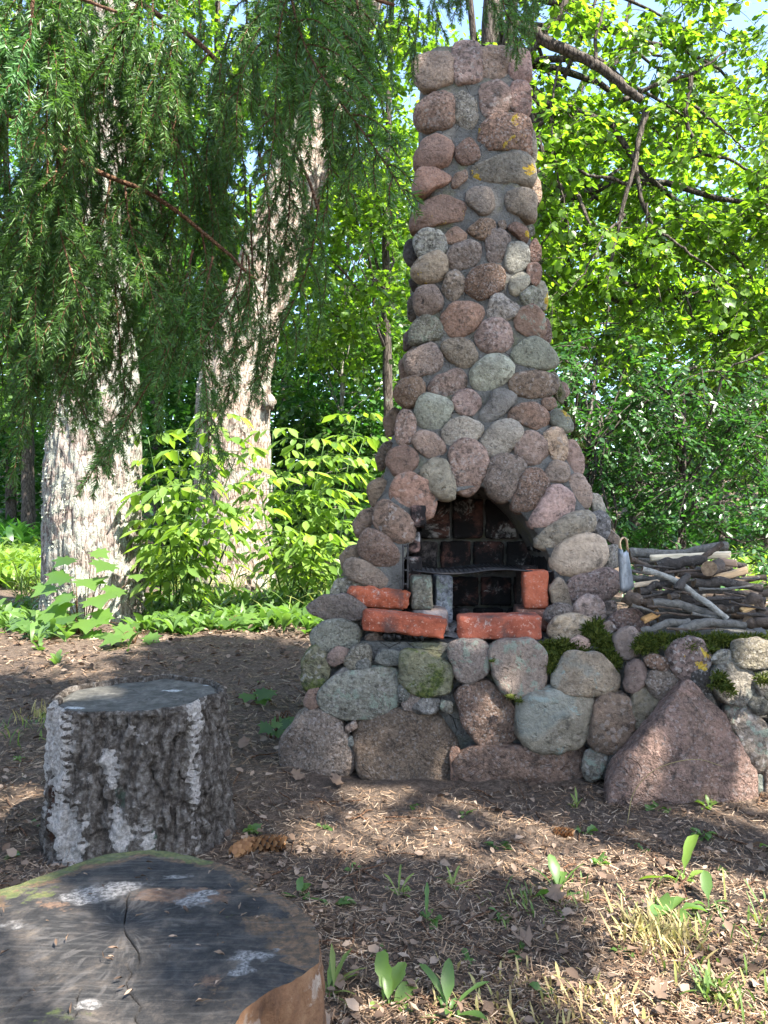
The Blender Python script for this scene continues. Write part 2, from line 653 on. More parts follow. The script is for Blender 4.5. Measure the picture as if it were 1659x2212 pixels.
M['scale'] = leaf_material('cone_scale', [(.16, .07, .028), (.26, .125, .05), (.34, .18, .08)], (1, 1, 1), .08, .6, .3)


def metal_material(name, col, rough):
    t = NT(name)
    v = t.coord('Object')
    c = t.mix(t.rng(t.noise(v, 30, 6, .7), .45, .62, 0, .6), col, tuple(k * .35 for k in col))
    t.b.inputs['Metallic'].default_value = .85
    t.bump(t.noise(v, 40, 4, .6), .15, .01)
    return t.fin(c, rough, .5)


M['steel'] = metal_material('dull_sheet_steel', (.26, .275, .29), .6)
M['black_iron'] = metal_material('black_iron', (.05, .048, .048), .6)
M['copper'] = metal_material('tan_metal_loop', (.45, .32, .2), .5)


def wood_material(name, stops, sc=(6, 6, 60)):
    t = NT(name)
    v = t.coord('Generated', scale=sc)
    c = t.ramp(t.noise(v, 1.6, 6, .65), stops)
    t.bump(t.noise(v, 3, 6, .7), .4, .006)
    return t.fin(c, .8, .25)


def log_bark_material():
    t = NT('firewood_bark')
    v = t.coord('Object', offset_random=True)
    base = t.n('ShaderNodeObjectInfo').outputs['Color']
    n = t.noise(v, 55, 8, .75, .3)
    c = t.mix(1.0, base, t.ramp(n, [(.28, .28), (.5, .95), (.75, 1.7)]), 'MULTIPLY')
    c = t.mix(t.rng(t.noise(v, 28, 6, .75), .60, .68, 0, .6), c, (.30, .29, .25))
    t.bump(t.math('ADD', n, t.math('MULTIPLY', t.noise(v, 160, 4, .6), .3)), .9, .012)
    return t.fin(c, .88, .2)


def log_end_material():
    t = NT('firewood_cut_end')
    v = t.coord('Object', offset_random=True)
    c = t.ramp(t.noise(v, 70, 6, .7), [(.3, (.07, .045, .028)), (.5, (.19, .125, .075)), (.75, (.33, .24, .15))])
    t.bump(t.noise(v, 120, 5, .7), .5, .006)
    return t.fin(c, .85, .2)


def split_wood_material():
    t = NT('split_wood')
    v = t.coord('Object', offset_random=True)
    base = t.n('ShaderNodeObjectInfo').outputs['Color']
    mp = t.n('ShaderNodeVectorMath', operation='MULTIPLY')
    t.l(v, mp.inputs[0])
    mp.inputs[1].default_value = (1, 12, 12)
    c = t.mix(1.0, base, t.ramp(t.noise(mp.outputs[0], 12, 6, .7), [(.3, .5), (.5, 1.0), (.75, 1.35)]), 'MULTIPLY')
    t.bump(t.noise(mp.outputs[0], 20, 6, .7), .6, .006)
    return t.fin(c, .8, .25)


M['log_bark'] = log_bark_material()
M['log_end'] = log_end_material()
M['split'] = split_wood_material()

# ------------------------------------------------------------------ leaf scatter
LEAF_T = {
    # two folded quads: base, r1, r2, tip, l2, l1
    'lime': (np.array([(0, 0, 0), (.36, .18, .06), (.40, .58, .07), (0, 1, -.05), (-.40, .58, .07), (-.36, .18, .06)]), np.array([(0, 1, 2, 3), (0, 3, 4, 5)])),
    'oval': (np.array([(0, 0, 0), (.22, .25, .05), (.25, .62, .05), (0, 1, -.06), (-.25, .62, .05), (-.22, .25, .05)]), np.array([(0, 1, 2, 3), (0, 3, 4, 5)])),
    'long': (np.array([(0, 0, 0), (.14, .25, .04), (.14, .6, .03), (0, 1, -.12), (-.14, .6, .03), (-.14, .25, .04)]), np.array([(0, 1, 2, 3), (0, 3, 4, 5)])),
    'dry': (np.array([(0, 0, 0), (.32, .2, .16), (.36, .6, .22), (0, 1, .1), (-.30, .6, .06), (-.34, .22, .2)]), np.array([(0, 1, 2, 3), (0, 3, 4, 5)])),
    'flat': (np.array([(-.5, 0, 0), (.5, 0, 0), (.5, 1, 0), (-.5, 1, 0)]), np.array([(0, 1, 2, 3)])),
}


def unit(a):
    return a / (np.linalg.norm(a, axis=-1, keepdims=True) + 1e-9)


def place_leaves(mb, pos, size, dirs, nrm, kind, mi=0, width=1.0):
    """pos (n,3), size (n), dirs (n,3) base->tip, nrm (n,3) approx normal"""
    tv, tf = LEAF_T[kind]
    d = unit(np.asarray(dirs, float))
    s = unit(np.cross(d, nrm))
    n = np.cross(s, d)
    size = np.broadcast_to(np.asarray(size, float), (len(pos),))
    w = np.broadcast_to(np.asarray(width, float), (len(pos),))
    V = pos[:, None, :] + size[:, None, None] * (tv[None, :, 0, None] * w[:, None, None] * s[:, None, :] + tv[None, :, 1, None] * d[:, None, :] + tv[None, :, 2, None] * n[:, None, :])
    k = len(tv)
    Fc = (tf[None, :, :] + (np.arange(len(pos)) * k)[:, None, None]).reshape(-1, 4)
    mb.add(V.reshape(-1, 3), Fc, mi)


def crown_leaves(mb, centers, radii, per, size, kind='lime', rng=RNG, droop=.5, squash=.75, mi=0):
    C, S = [], []
    for c, r in zip(centers, radii):
        n = int(per * rng.uniform(.6, 1.4))
        g = rng.normal(size=(n, 3))
        g = unit(g) * (rng.random(n) ** .5)[:, None]
        g[:, 2] *= squash
        C.append(np.asarray(c) + g * r)
        S.append(rng.uniform(.55, 1.25, n) * size)
    C = np.concatenate(C)
    S = np.concatenate(S)
    n = len(C)
    a = rng.uniform(0, 2 * np.pi, n)
    d = np.stack([np.cos(a), np.sin(a), -rng.uniform(0, 1, n) * 2 * droop], -1)
    nr = np.stack([rng.normal(0, .5, n), rng.normal(0, .5, n), np.ones(n)], -1)
    place_leaves(mb, C, S, d, nr, kind, mi)
    return n


def twig_sprays(ml, mw, centers, radii, per, size, kind, rng, droop=.6, twigs=7):
    """leaves in flat sprays along little drooping twigs, as they grow"""
    for c, r in zip(centers, radii):
        k = max(int(per * rng.uniform(.7, 1.3) / twigs), 4)
        for _ in range(twigs):
            a = rng.uniform(0, 2 * np.pi)
            d = unit(np.array([math.cos(a), math.sin(a), rng.uniform(-.9, .25)]))
            st = np.asarray(c) + rng.normal(0, .22, 3) * r
            L = r * rng.uniform(.8, 1.5)
            t = np.linspace(0, 1, 5)
            p = st + np.outer(t * L, d) - np.outer(droop * L * .5 * t ** 2, (0, 0, 1))
            V, f = tube(p, np.linspace(.0045, .0015, 5), 3, False)
            if mw is not None:
                mw.add(V, f)
            s = rng.uniform(.08, 1, k)
            q = np.stack([np.interp(s, t, p[:, i]) for i in range(3)], -1) + rng.normal(0, .25 * size, (k, 3))
            side = unit(np.cross(d, (0, 0, 1.0)))
            sg = rng.choice([-1, 1], k)[:, None]
            dirs = side * sg * rng.uniform(.4, 1.1, (k, 1)) + d * .6 + np.array([0, 0, -1]) * rng.uniform(.0, droop * 1.4, (k, 1)) + rng.normal(0, .2, (k, 3))
            nr = np.array([rng.normal(0, .35), rng.normal(0, .35) - .15, 1.0]) + rng.normal(0, .28, (k, 3))
            place_leaves(ml, q, size * rng.uniform(.45, 1.3, k), dirs, nr, kind)


def limb(mb, a, b, r0, r1, n=9, wob=.12, sides=6, rng=RNG, sag=0.0):
    a = np.asarray(a, float)
    b = np.asarray(b, float)
    t = np.linspace(0, 1, n)[:, None]
    L = np.linalg.norm(b - a)
    p = a + (b - a) * t
    w = rng.normal(0, 1, (n, 3)) * wob * L / n
    w = np.cumsum(w, 0) * (np.sin(np.pi * t) ** .5)
    p = p + w
    p[:, 2] += sag * L * np.sin(np.pi * t[:, 0])
    V, f = tube(p, r0 + (r1 - r0) * t[:, 0] ** .8, sides)
    mb.add(V, f)
    return p


# ------------------------------------------------------------------ ground
def build_ground():
    def axis(a, b, near0, near1, dn, g):
        pts = list(np.arange(near0, near1 + 1e-6, dn))
        s = dn
        x = near1
        while x < b:
            s *= g
            x += s
            pts.append(x)
        s = dn
        x = near0
        while x > a:
            s *= g
            x -= s
            pts.insert(0, x)
        return np.array(pts)
    xs = axis(-160, 160, -2.2, 2.2, .022, 1.06)
    ys = axis(-60, 220, .5, 4.2, .022, 1.06)
    X, Y = np.meshgrid(xs, ys)
    Z = ground_z(X, Y)
    V = np.stack([X, Y, Z], -1).reshape(-1, 3)
    nx, ny = len(xs), len(ys)
    i = np.arange(ny - 1)[:, None] * nx + np.arange(nx - 1)[None, :]
    q = np.stack([i, i + 1, i + 1 + nx, i + nx], -1).reshape(-1, 4)
    o = link('ground', mesh_np('ground', V, q), mat=M['ground'])
    structure(o, 'bare brown forest soil with needle litter')


build_ground()

# ------------------------------------------------------------------ fireplace
TONE = {'p': (.37, .285, .235), 'r': (.36, .24, .185), 'g': (.33, .315, .26), 'w': (.45, .43, .36), 'b': (.29, .215, .165),
        'd': (.13, .125, .115), 'u': (.26, .275, .265), 'o': (.25, .235, .16), 'n': (.45, .37, .28), 'k': (.325, .27, .225),
        'h': (.41, .305, .26), 'v': (.225, .19, .165)}
CROP = {'A': (806.5, 57.6, .27778), 'B': (806.5, 518.4, .27778), 'C': (691.2, 979.3, .41667),
        'D': (576.0, 1296.1, .34722), 'E': (1140.6, 1123.3, .3125)}


def y_chim(v):
    return float(np.interp(v, [95, 500, 800, 1000, 1200, 1300, 1400], [2.75, 2.68, 2.60, 2.53, 2.45, 2.42, 2.40]))


def y_base(u):
    return 2.31 - (u - 650) * .00020


def stone_mesh(name, loc_xz, half, seed, angular=0.0, sub=3, lump=.09):
    """loc_xz: outline (n,2) about its own centre; half: half thickness"""
    rng = np.random.default_rng(seed)
    n = 128
    th = np.linspace(-np.pi, np.pi, n, endpoint=False)
    d = np.stack([np.cos(th), np.sin(th)], -1)
    r = np.zeros(n)
    m = len(loc_xz)
    for i in range(m):
        a = loc_xz[i]
        e = loc_xz[(i + 1) % m] - a
        den = d[:, 0] * e[1] - d[:, 1] * e[0]
        den = np.where(abs(den) < 1e-12, 1e-12, den)
        t = (a[0] * e[1] - a[1] * e[0]) / den
        s = (a[0] * d[:, 1] - a[1] * d[:, 0]) / den
        ok = (t > 0) & (s >= -1e-6) & (s <= 1 + 1e-6)
        r = np.where(ok, np.maximum(r, t), r)
    r[r == 0] = np.median(r[r > 0])
    sig = 4.2 * (1 - angular) + 1.4 * angular
    k = np.arange(-24, 25)
    w = np.exp(-.5 * (k / sig) ** 2)
    w /= w.sum()
    r = sum(wi * np.roll(r, ki) for wi, ki in zip(w, k)) * (1.215 - .11 * angular)
    V, Fc = ico(sub)
    rho = np.hypot(V[:, 0], V[:, 2])
    ang = np.arctan2(V[:, 2], V[:, 0])
    rr = np.interp(ang, np.append(th, np.pi), np.append(r, r[0]))
    e = .80 - .25 * angular
    inp = rr * rho ** e
    Q = np.stack([np.cos(ang) * inp, np.sign(V[:, 1]) * abs(V[:, 1]) ** e * half, np.sin(ang) * inp], -1)
    size = float(np.mean(r))
    nrm = np.array([size, half, size])
    Qn = Q / nrm
    for _ in range(int(9 + 9 * angular)):           # worn flats and broken faces on the outer side
        ny = rng.uniform(.80, 1.0)
        a = rng.uniform(0, 2 * np.pi)
        k_ = math.sqrt(1 - ny * ny)
        nv = np.array([k_ * math.cos(a), -ny, k_ * math.sin(a)])
        dp = Qn @ nv
        lim = rng.uniform(.66, .90) if ny > .93 else rng.uniform(.80, .97)
        Qn = Qn - np.outer(np.maximum(dp - lim * np.percentile(dp, 99.5), 0) * (.70 + .25 * min(angular, 1)), nv)
    Q = Qn * nrm
    off = rng.uniform(0, 50, 3)
    dn = fbm(Q / size * 1.3 + off, seed % 97, 3) * lump + fbm(Q / size * 4 + off, seed % 89, 4) * lump * (.45 + .45 * angular)
    Q = Q + unit(Q) * (dn * size * .8)[:, None]
    me = mesh_np(name, Q, Fc)
    return me


fireplace = thing('stone_fireplace', 'tall tapering outdoor fireplace and chimney of rounded pink and grey fieldstones in mortar', 'fireplace', (0.25, 2.6, 0))
wall_thing = thing('stone_wall', 'low fieldstone wall ledge with moss, carrying stacked firewood', 'wall', (1.0, 2.4, 0))
INV = {fireplace: Matrix.Translation((-.25, -2.6, 0)), wall_thing: Matrix.Translation((-1.0, -2.4, 0))}
_seed = [100]


def put_stone(parent, crop, pts, tone, ang=0.25, y=None, mat='stone', thick=.85, back=0.0, sub=3, lump=.09, hmax=.12, name='stone', label=None, inset=True):
    _seed[0] += 1
    ox, oy, s = CROP[crop] if crop else (0, 0, 1)
    uv = np.array(pts, float) * s + np.array([ox, oy])
    cu, cv = (uv.max(0) + uv.min(0)) / 2
    wpx, hpx = uv.max(0) - uv.min(0)
    if y is None:
        y = y_chim(cv)
    elif y == 'base':
        y = y_base(cu)
    half = min(thick * .5 * min(wpx, hpx) / F * y * 1.15, hmax)
    yc = y + (.40 if inset else .22) * half + back
    W = P(uv[:, 0], uv[:, 1], yc)
    c = P(cu, cv, yc)
    me = stone_mesh(name, (W - c)[:, [0, 2]], half, _seed[0], ang, sub, lump)
    o = link(name, me, parent, M[mat])
    lo = Vector(c)
    if parent is not None:
        o.location = lo - Vector(parent.location)
    else:
        o.location = lo
    t = np.array(TONE[tone]) * (1 + .05 * np.random.default_rng(_seed[0]).normal(size=3) * np.array([1, .4, .5])) * np.random.default_rng(_seed[0] + 5).uniform(.72, 1.04) * (.84 if crop in 'DE' else 1.0)
    t = t * np.array([1.03, .985, .93])
    o.color = (*np.clip(t, .03, .8), 1)
    if label:
        o["label"] = label
    return o


# mortar core of chimney with arched opening -------------------------------------------------
def loft(sections, nside=10):
    """sections: list of (xl, xr, yf, yb, z) -> closed mesh with subdivided rounded-rectangle rings"""
    ring_n = None
    V = []
    for xl, xr, yf, yb, z in sections:
        c = min(.05, (xr - xl) * .15)
        pts = [(xl + c, yf), (xr - c, yf), (xr, yf + c), (xr, yb - c), (xr - c, yb), (xl + c, yb), (xl, yb - c), (xl, yf + c)]
        V += [(x, y, z) for x, y in pts]
        ring_n = len(pts)
    n = len(sections)
    V = np.array(V)
    i = np.arange(n - 1)[:, None] * ring_n
    j = np.arange(ring_n)[None, :]
    k = (j + 1) % ring_n
    q = np.stack([i + j, i + k, i + ring_n + k, i + ring_n + j], -1).reshape(-1, 4)
    b = len(V)
    V = np.concatenate([V, V[:ring_n].mean(0)[None], V[-ring_n:].mean(0)[None]])
    jj = np.arange(ring_n)
    kk = (jj + 1) % ring_n
    t = np.concatenate([np.stack([kk, jj, np.full(ring_n, b)], -1),
                        np.stack([jj + (n - 1) * ring_n, kk + (n - 1) * ring_n, np.full(ring_n, b + 1)], -1)])
    return V, [q, t]


LV = [1400, 1300, 1200, 1100, 1000, 900, 800, 700, 600, 500, 400, 300, 200, 100]
LL = np.interp(LV, [95, 300, 500, 700, 800, 900, 1000, 1100, 1200, 1300, 1400], [915, 915, 908, 900, 890, 862, 838, 808, 768, 742, 730])
LR = np.interp(LV, [95, 300, 500, 700, 800, 900, 1000, 1100, 1200, 1300, 1400], [1142, 1146, 1152, 1174, 1186, 1210, 1244, 1282, 1318, 1332, 1335])
secs = []
for vv, l, r in zip(LV, LL, LR):
    y = y_chim(vv) + .012
    a, b = P(l, vv, y), P(r, vv, y)
    secs.append((a[0], b[0], y, 3.22, float(a[2])))
secs[0] = (*secs[0][:4], .37)
cV, cF = loft(secs)
core = link('mortar_core', mesh_np('mortar_core', cV, cF, False), None, M['mortar'])
OPEN = [(885, 1420), (868, 1330), (872, 1215), (898, 1130), (940, 1082), (990, 1060), (1040, 1046), (1092, 1070), (1132, 1108),
        (1168, 1158), (1194, 1215), (1200, 1300), (1200, 1420)]
oz = P([p[0] for p in OPEN], [p[1] for p in OPEN], 2.46)
n = len(oz)
fr = oz.copy(); fr[:, 1] = 2.2
bk = oz.copy(); bk[:, 1] = 2.84
vv = np.concatenate([fr, bk])
cut = bpy.data.meshes.new('opening_cutter')
cut.from_pydata([tuple(p) for p in vv], [], [list(range(n)), list(range(2 * n - 1, n - 1, -1))] + [[i, i + n, (i + 1) % n + n, (i + 1) % n] for i in range(n)])
import bmesh
bm = bmesh.new(); bm.from_mesh(cut); bmesh.ops.recalc_face_normals(bm, faces=bm.faces); bm.to_mesh(cut); bm.free()
bm = bmesh.new(); bm.from_mesh(core.data); bmesh.ops.recalc_face_normals(bm, faces=bm.faces); bm.to_mesh(core.data); bm.free()
cut_o = link('opening_cutter', cut)
md = core.modifiers.new('cut', 'BOOLEAN')
md.operation = 'DIFFERENCE'
md.solver = 'EXACT'
md.object = cut_o
dg = bpy.context.evaluated_depsgraph_get()
cored = bpy.data.meshes.new_from_object(core.evaluated_get(dg))
core.modifiers.clear()
core.data = cored
bpy.data.objects.remove(cut_o)
core.parent = fireplace
core.location = -fireplace.location


def prism_xy(poly, z0, z1):
    """vertical prism from plan polygon"""
    n = len(poly)
    V = [(x, y, z0) for x, y in poly] + [(x, y, z1) for x, y in poly]
    me = bpy.data.meshes.new('prism')
    me.from_pydata(V, [], [list(range(n - 1, -1, -1)), list(range(n, 2 * n))] + [[i, (i + 1) % n, (i + 1) % n + n, i + n] for i in range(n)])
    return me


def plan(u, y):
    return (float((u - 829.5) / F * y), y)


LEDGE_Z = .392
yb = lambda u: y_base(u) + .055
base_poly = [plan(700, yb(700)), plan(1000, yb(1000)), plan(1318, yb(1318)), (plan(1318, yb(1318))[0] + .10, 3.20), (plan(700, 2.45)[0] - .02, 3.20), (plan(690, 2.45)[0], 2.5)]
bo = link('mortar_base', prism_xy(base_poly, -.12, LEDGE_Z), fireplace, M['mortar'])
bo.location = -fireplace.location
wall_poly = [plan(1321, yb(1318)), plan(1500, yb(1500)), plan(1800, yb(1800)), (plan(1800, 2.15)[0] + .3, 2.08), (plan(1800, 2.15)[0] + .4, 2.72), (plan(1321, yb(1318))[0] + .05, 2.72)]
wo_ = link('mortar_base', prism_xy(wall_poly, -.12, .425), wall_thing, M['mortar'])
wo_.location = -wall_thing.location

# chimney stones -----------------------------------------------------------------------------
FP = fireplace
S = [
 ('A', [(610,150),(720,128),(825,130),(840,420),(760,450),(640,475),(618,300)], 'h', .75, 'stone'),
 ('A', [(310,270),(430,230),(600,250),(600,470),(420,500),(330,420)], 'p', .5, 'stone'),
 ('A', [(1080,180),(1205,200),(1220,300),(1220,420),(1060,430),(1050,240)], 'h', .6, 'stone'),
 ('A', [(850,170),(1040,170),(1045,430),(960,425),(850,430)], 'p', .6, 'stone'),
 ('A', [(340,640),(420,580),(560,525),(610,600),(625,760),(560,810),(380,800),(335,720)], 'r', .5, 'stone_y'),
 ('A', [(630,540),(690,515),(790,580),(815,700),(770,820),(690,825),(640,730)], 'w', .85, 'stone'),
 ('A', [(840,470),(960,435),(1050,520),(1055,650),(960,700),(860,720),(830,600)], 'p', .4, 'stone'),
 ('A', [(1070,445),(1200,435),(1225,680),(1160,700),(1065,640)], 'p', .5, 'stone'),
 ('A', [(810,810),(900,740),(1080,700),(1180,710),(1220,830),(1215,1000),(1100,960),(880,980),(820,900)], 'r', .8, 'stone_y'),
 ('A', [(370,920),(480,860),(600,920),(605,1020),(560,1100),(340,1120),(335,1000)], 'r', .4, 'stone'),
 ('A', [(650,950),(740,875),(800,930),(830,1000),(780,1060),(690,1085),(645,1020)], 'r', .5, 'stone'),
 ('A', [(750,1090),(860,1080),(1100,980),(1200,1020),(1250,1170),(1240,1245),(1090,1230),(870,1230),(760,1180)], 'v', .8, 'stone_y'),
 ('A', [(345,1130),(480,1120),(590,1160),(600,1215),(430,1300),(340,1360),(320,1240)], 'r', .5, 'stone'),
 ('A', [(640,1150),(725,1110),(725,1190),(650,1250),(610,1260),(615,1190)], 'r', .7, 'stone'),
 ('A', [(300,1530),(340,1400),(540,1330),(680,1360),(745,1470),(700,1510),(420,1570),(310,1620)], 'b', .7, 'stone_y'),
 ('A', [(715,1310),(800,1260),(900,1280),(935,1400),(880,1470),(810,1460),(740,1380)], 'k', .25, 'stone'),
 ('A', [(1030,1300),(1200,1275),(1255,1320),(1250,1530),(1150,1490),(1040,1440)], 'k', .4, 'stone'),
 ('A', [(560,1620),(640,1560),(720,1620),(700,1680),(590,1690),(560,1660)], 'r', .25, 'stone'),
 ('A', [(725,1590),(830,1515),(930,1510),(940,1580),(880,1670),(800,1650)], 'r', .4, 'stone'),
 ('A', [(970,1520),(1020,1510),(1035,1560),(990,1600)], 'p', .4, 'stone'),
 ('A', [(1035,1570),(1100,1530),(1190,1580),(1195,1700),(1120,1650)], 'r', .4, 'stone_y'),
 ('A', [(1190,1560),(1240,1545),(1255,1610),(1210,1640)], 'o', .3, 'stone'),
 ('A', [(320,1640),(400,1590),(500,1590),(555,1660),(555,1760),(440,1780),(350,1780)], 'w', .25, 'stone'),
 ('B', [(305,230),(350,160),(500,105),(560,150),(550,290),(480,335),(370,330),(310,280)], 'n', .3, 'stone_y'),
 ('B', [(580,110),(640,50),(740,15),(820,60),(820,150),(740,230),(620,235),(585,180)], 'p', .2, 'stone'),
 ('B', [(880,0),(890,-50),(1000,-70),(1060,-20),(1040,60),(980,190),(920,210),(890,150)], 'k', .4, 'stone'),
 ('B', [(1030,120),(1060,40),(1130,25),(1195,70),(1205,160),(1150,240),(1080,270),(1030,220)], 'w', .2, 'stone'),
 ('B', [(1215,60),(1250,-20),(1300,60),(1295,150),(1245,175),(1210,120)], 'r', .3, 'stone_y'),
 ('B', [(1200,200),(1270,185),(1305,240),(1290,330),(1250,355),(1195,290)], 'r', .3, 'stone'),
 ('B', [(545,380),(570,270),(640,245),(700,310),(695,400),(630,465),(580,470)], 'k', .2, 'stone'),
 ('B', [(710,390),(760,250),(850,215),(1000,240),(1015,350),(950,420),(840,475),(780,470)], 'r', .45, 'stone'),
 ('B', [(1065,340),(1090,290),(1160,265),(1215,310),(1190,370),(1120,440),(1070,420)], 'w', .2, 'stone'),
 ('B', [(1150,430),(1220,370),(1290,400),(1305,490),(1280,540),(1160,500)], 'g', .3, 'stone_y'),
 ('B', [(325,450),(370,375),(470,370),(525,450),(510,540),(440,590),(370,590),(330,530)], 'k', .15, 'stone'),
 ('B', [(530,640),(600,520),(720,500),(830,530),(850,600),(780,700),(700,755),(590,750),(545,700)], 'r', .45, 'stone'),
 ('B', [(880,570),(930,440),(980,425),(1040,480),(1115,510),(1115,580),(1020,625),(910,615)], 'w', .25, 'stone'),
 ('B', [(1100,650),(1150,540),(1240,520),(1310,590),(1330,700),(1290,775),(1180,740),(1110,700)], 'r', .5, 'stone_l'),
 ('B', [(280,770),(310,660),(380,610),(480,610),(530,680),(520,760),(440,780),(300,820)], 'g', .3, 'stone_l'),
 ('B', [(795,760),(850,660),(940,630),(1040,660),(1070,760),(1050,850),(960,870),(850,870)], 'h', .1, 'stone'),
 ('B', [(530,850),(560,790),(680,780),(760,820),(795,920),(770,980),(680,995),(590,940)], 'p', .15, 'stone'),
 ('B', [(1065,920),(1090,860),(1230,760),(1330,810),(1420,920),(1400,990),(1260,1000),(1100,960)], 'g', .2, 'stone'),
 ('B', [(245,900),(300,870),(440,805),(520,900),(530,970),(470,1030),(310,1070),(270,1010)], 'k', .5, 'stone'),
 ('B', [(750,1080),(810,970),(900,910),(990,905),(1065,970),(1070,1060),(1010,1110),(890,1180),(790,1175)], 'w', .1, 'stone'),
 ('B', [(430,1130),(480,1080),(640,1005),(700,1050),(715,1120),(640,1200),(520,1220),(440,1180)], 'h', .15, 'stone'),
 ('B', [(165,1190),(210,1110),(310,1075),(385,1100),(390,1180),(340,1280),(260,1305),(190,1250)], 'r', .2, 'stone'),
 ('B', [(1060,1110),(1120,1050),(1260,1030),(1400,1060),(1430,1140),(1380,1200),(1230,1230),(1100,1200)], 'b', .3, 'stone'),
 ('B', [(325,1360),(370,1230),(430,1215),(590,1270),(605,1320),(550,1440),(450,1495),(360,1450)], 'w', .25, 'stone'),
 ('B', [(615,1270),(650,1200),(740,1170),(820,1230),(830,1300),(760,1365),(660,1350)], 'p', .2, 'stone'),
 ('B', [(810,1390),(880,1290),(940,1180),(1060,1190),(1105,1250),(1040,1320),(960,1390),(870,1430)], 'u', .15, 'stone'),
 ('B', [(1045,1360),(1140,1290),(1240,1275),(1330,1320),(1355,1390),(1310,1490),(1190,1450),(1080,1410)], 'r', .3, 'stone'),
 ('B', [(1380,1370),(1430,1310),(1520,1380),(1555,1470),(1480,1500),(1390,1440)], 'g', .3, 'stone_y'),
 ('B', [(1310,1240),(1400,1230),(1420,1290),(1370,1325),(1320,1290)], 'r', .3, 'stone'),
 ('B', [(175,1450),(210,1340),(280,1335),(320,1420),(320,1540),(260,1600),(190,1570)], 'p', .1, 'stone'),
 ('B', [(545,1500),(600,1420),(700,1385),(820,1440),(835,1510),(740,1580),(600,1600),(550,1560)], 'w', .1, 'stone'),
 ('B', [(850,1600),(870,1520),(960,1420),(1080,1415),(1140,1490),(1120,1580),(1010,1670),(900,1705),(850,1670)], 'w', .2, 'stone'),
 ('B', [(300,1570),(370,1490),(490,1530),(555,1610),(540,1690),(470,1710),(350,1640)], 'h', .2, 'stone'),
 ('B', [(1105,1590),(1190,1500),(1270,1510),(1340,1590),(1345,1670),(1250,1750),(1170,1740),(1110,1670)], 'p', .15, 'stone'),
 ('B', [(1320,1540),(1370,1480),(1440,1475),(1495,1560),(1500,1660),(1460,1725),(1390,1700)], 'n', .1, 'stone'),
 ('B', [(110,1730),(140,1640),(240,1610),(330,1660),(335,1760),(270,1820),(180,1835)], 'r', .2, 'stone'),
 ('B', [(1340,1800),(1400,1725),(1500,1740),(1520,1820),(1480,1880),(1370,1880)], 'h', .2, 'stone'),
 ('C', [(675,40),(690,-30),(760,-65),(840,-20),(860,80),(820,170),(770,220),(710,190)], 'p', .25, 'stone'),
 ('C', [(860,130),(890,40),(960,20),(1050,50),(1050,110),(990,230),(930,250),(870,190)], 'k', .25, 'stone'),
 ('C', [(1000,230),(1070,90),(1130,85),(1180,150),(1170,230),(1060,305),(1000,290)], 'r', .25, 'stone'),
 ('C', [(525,110),(560,50),(640,35),(690,120),(690,230),(620,240),(560,190)], 'g', .3, 'stone'),
 ('C', [(370,210),(400,140),(470,105),(560,160),(595,270),(560,330),(460,335),(390,270)], 'r', .25, 'stone'),
 ('C', [(285,360),(310,260),(350,250),(440,310),(485,390),(470,450),(400,465),(320,420)], 'r', .2, 'stone'),
 ('C', [(200,480),(250,395),(340,430),(405,530),(380,590),(320,590),(230,540)], 'b', .15, 'stone'),
 ('C', [(135,600),(160,545),(260,570),(350,660),(340,695),(240,680),(160,640)], 'p', .1, 'stone'),
 ('C', [(1075,350),(1130,270),(1190,180),(1240,175),(1305,240),(1300,320),(1200,360),(1100,380)], 'h', .3, 'stone'),
 ('C', [(1130,430),(1250,340),(1380,300),(1420,340),(1400,410),(1280,440),(1190,500),(1130,480)], 'k', .3, 'stone'),
 ('C', [(1200,550),(1250,470),(1380,425),(1460,440),(1475,530),(1420,600),(1280,625),(1210,600)], 'n', .15, 'stone'),
 ('C', [(1280,690),(1340,640),(1460,605),(1540,620),(1550,690),(1470,750),(1320,780),(1285,740)], 'h', .1, 'stone'),
]
for crop, pts, tone, ang, mt in S:
    put_stone(FP, crop, pts, tone, ang, mat=mt)
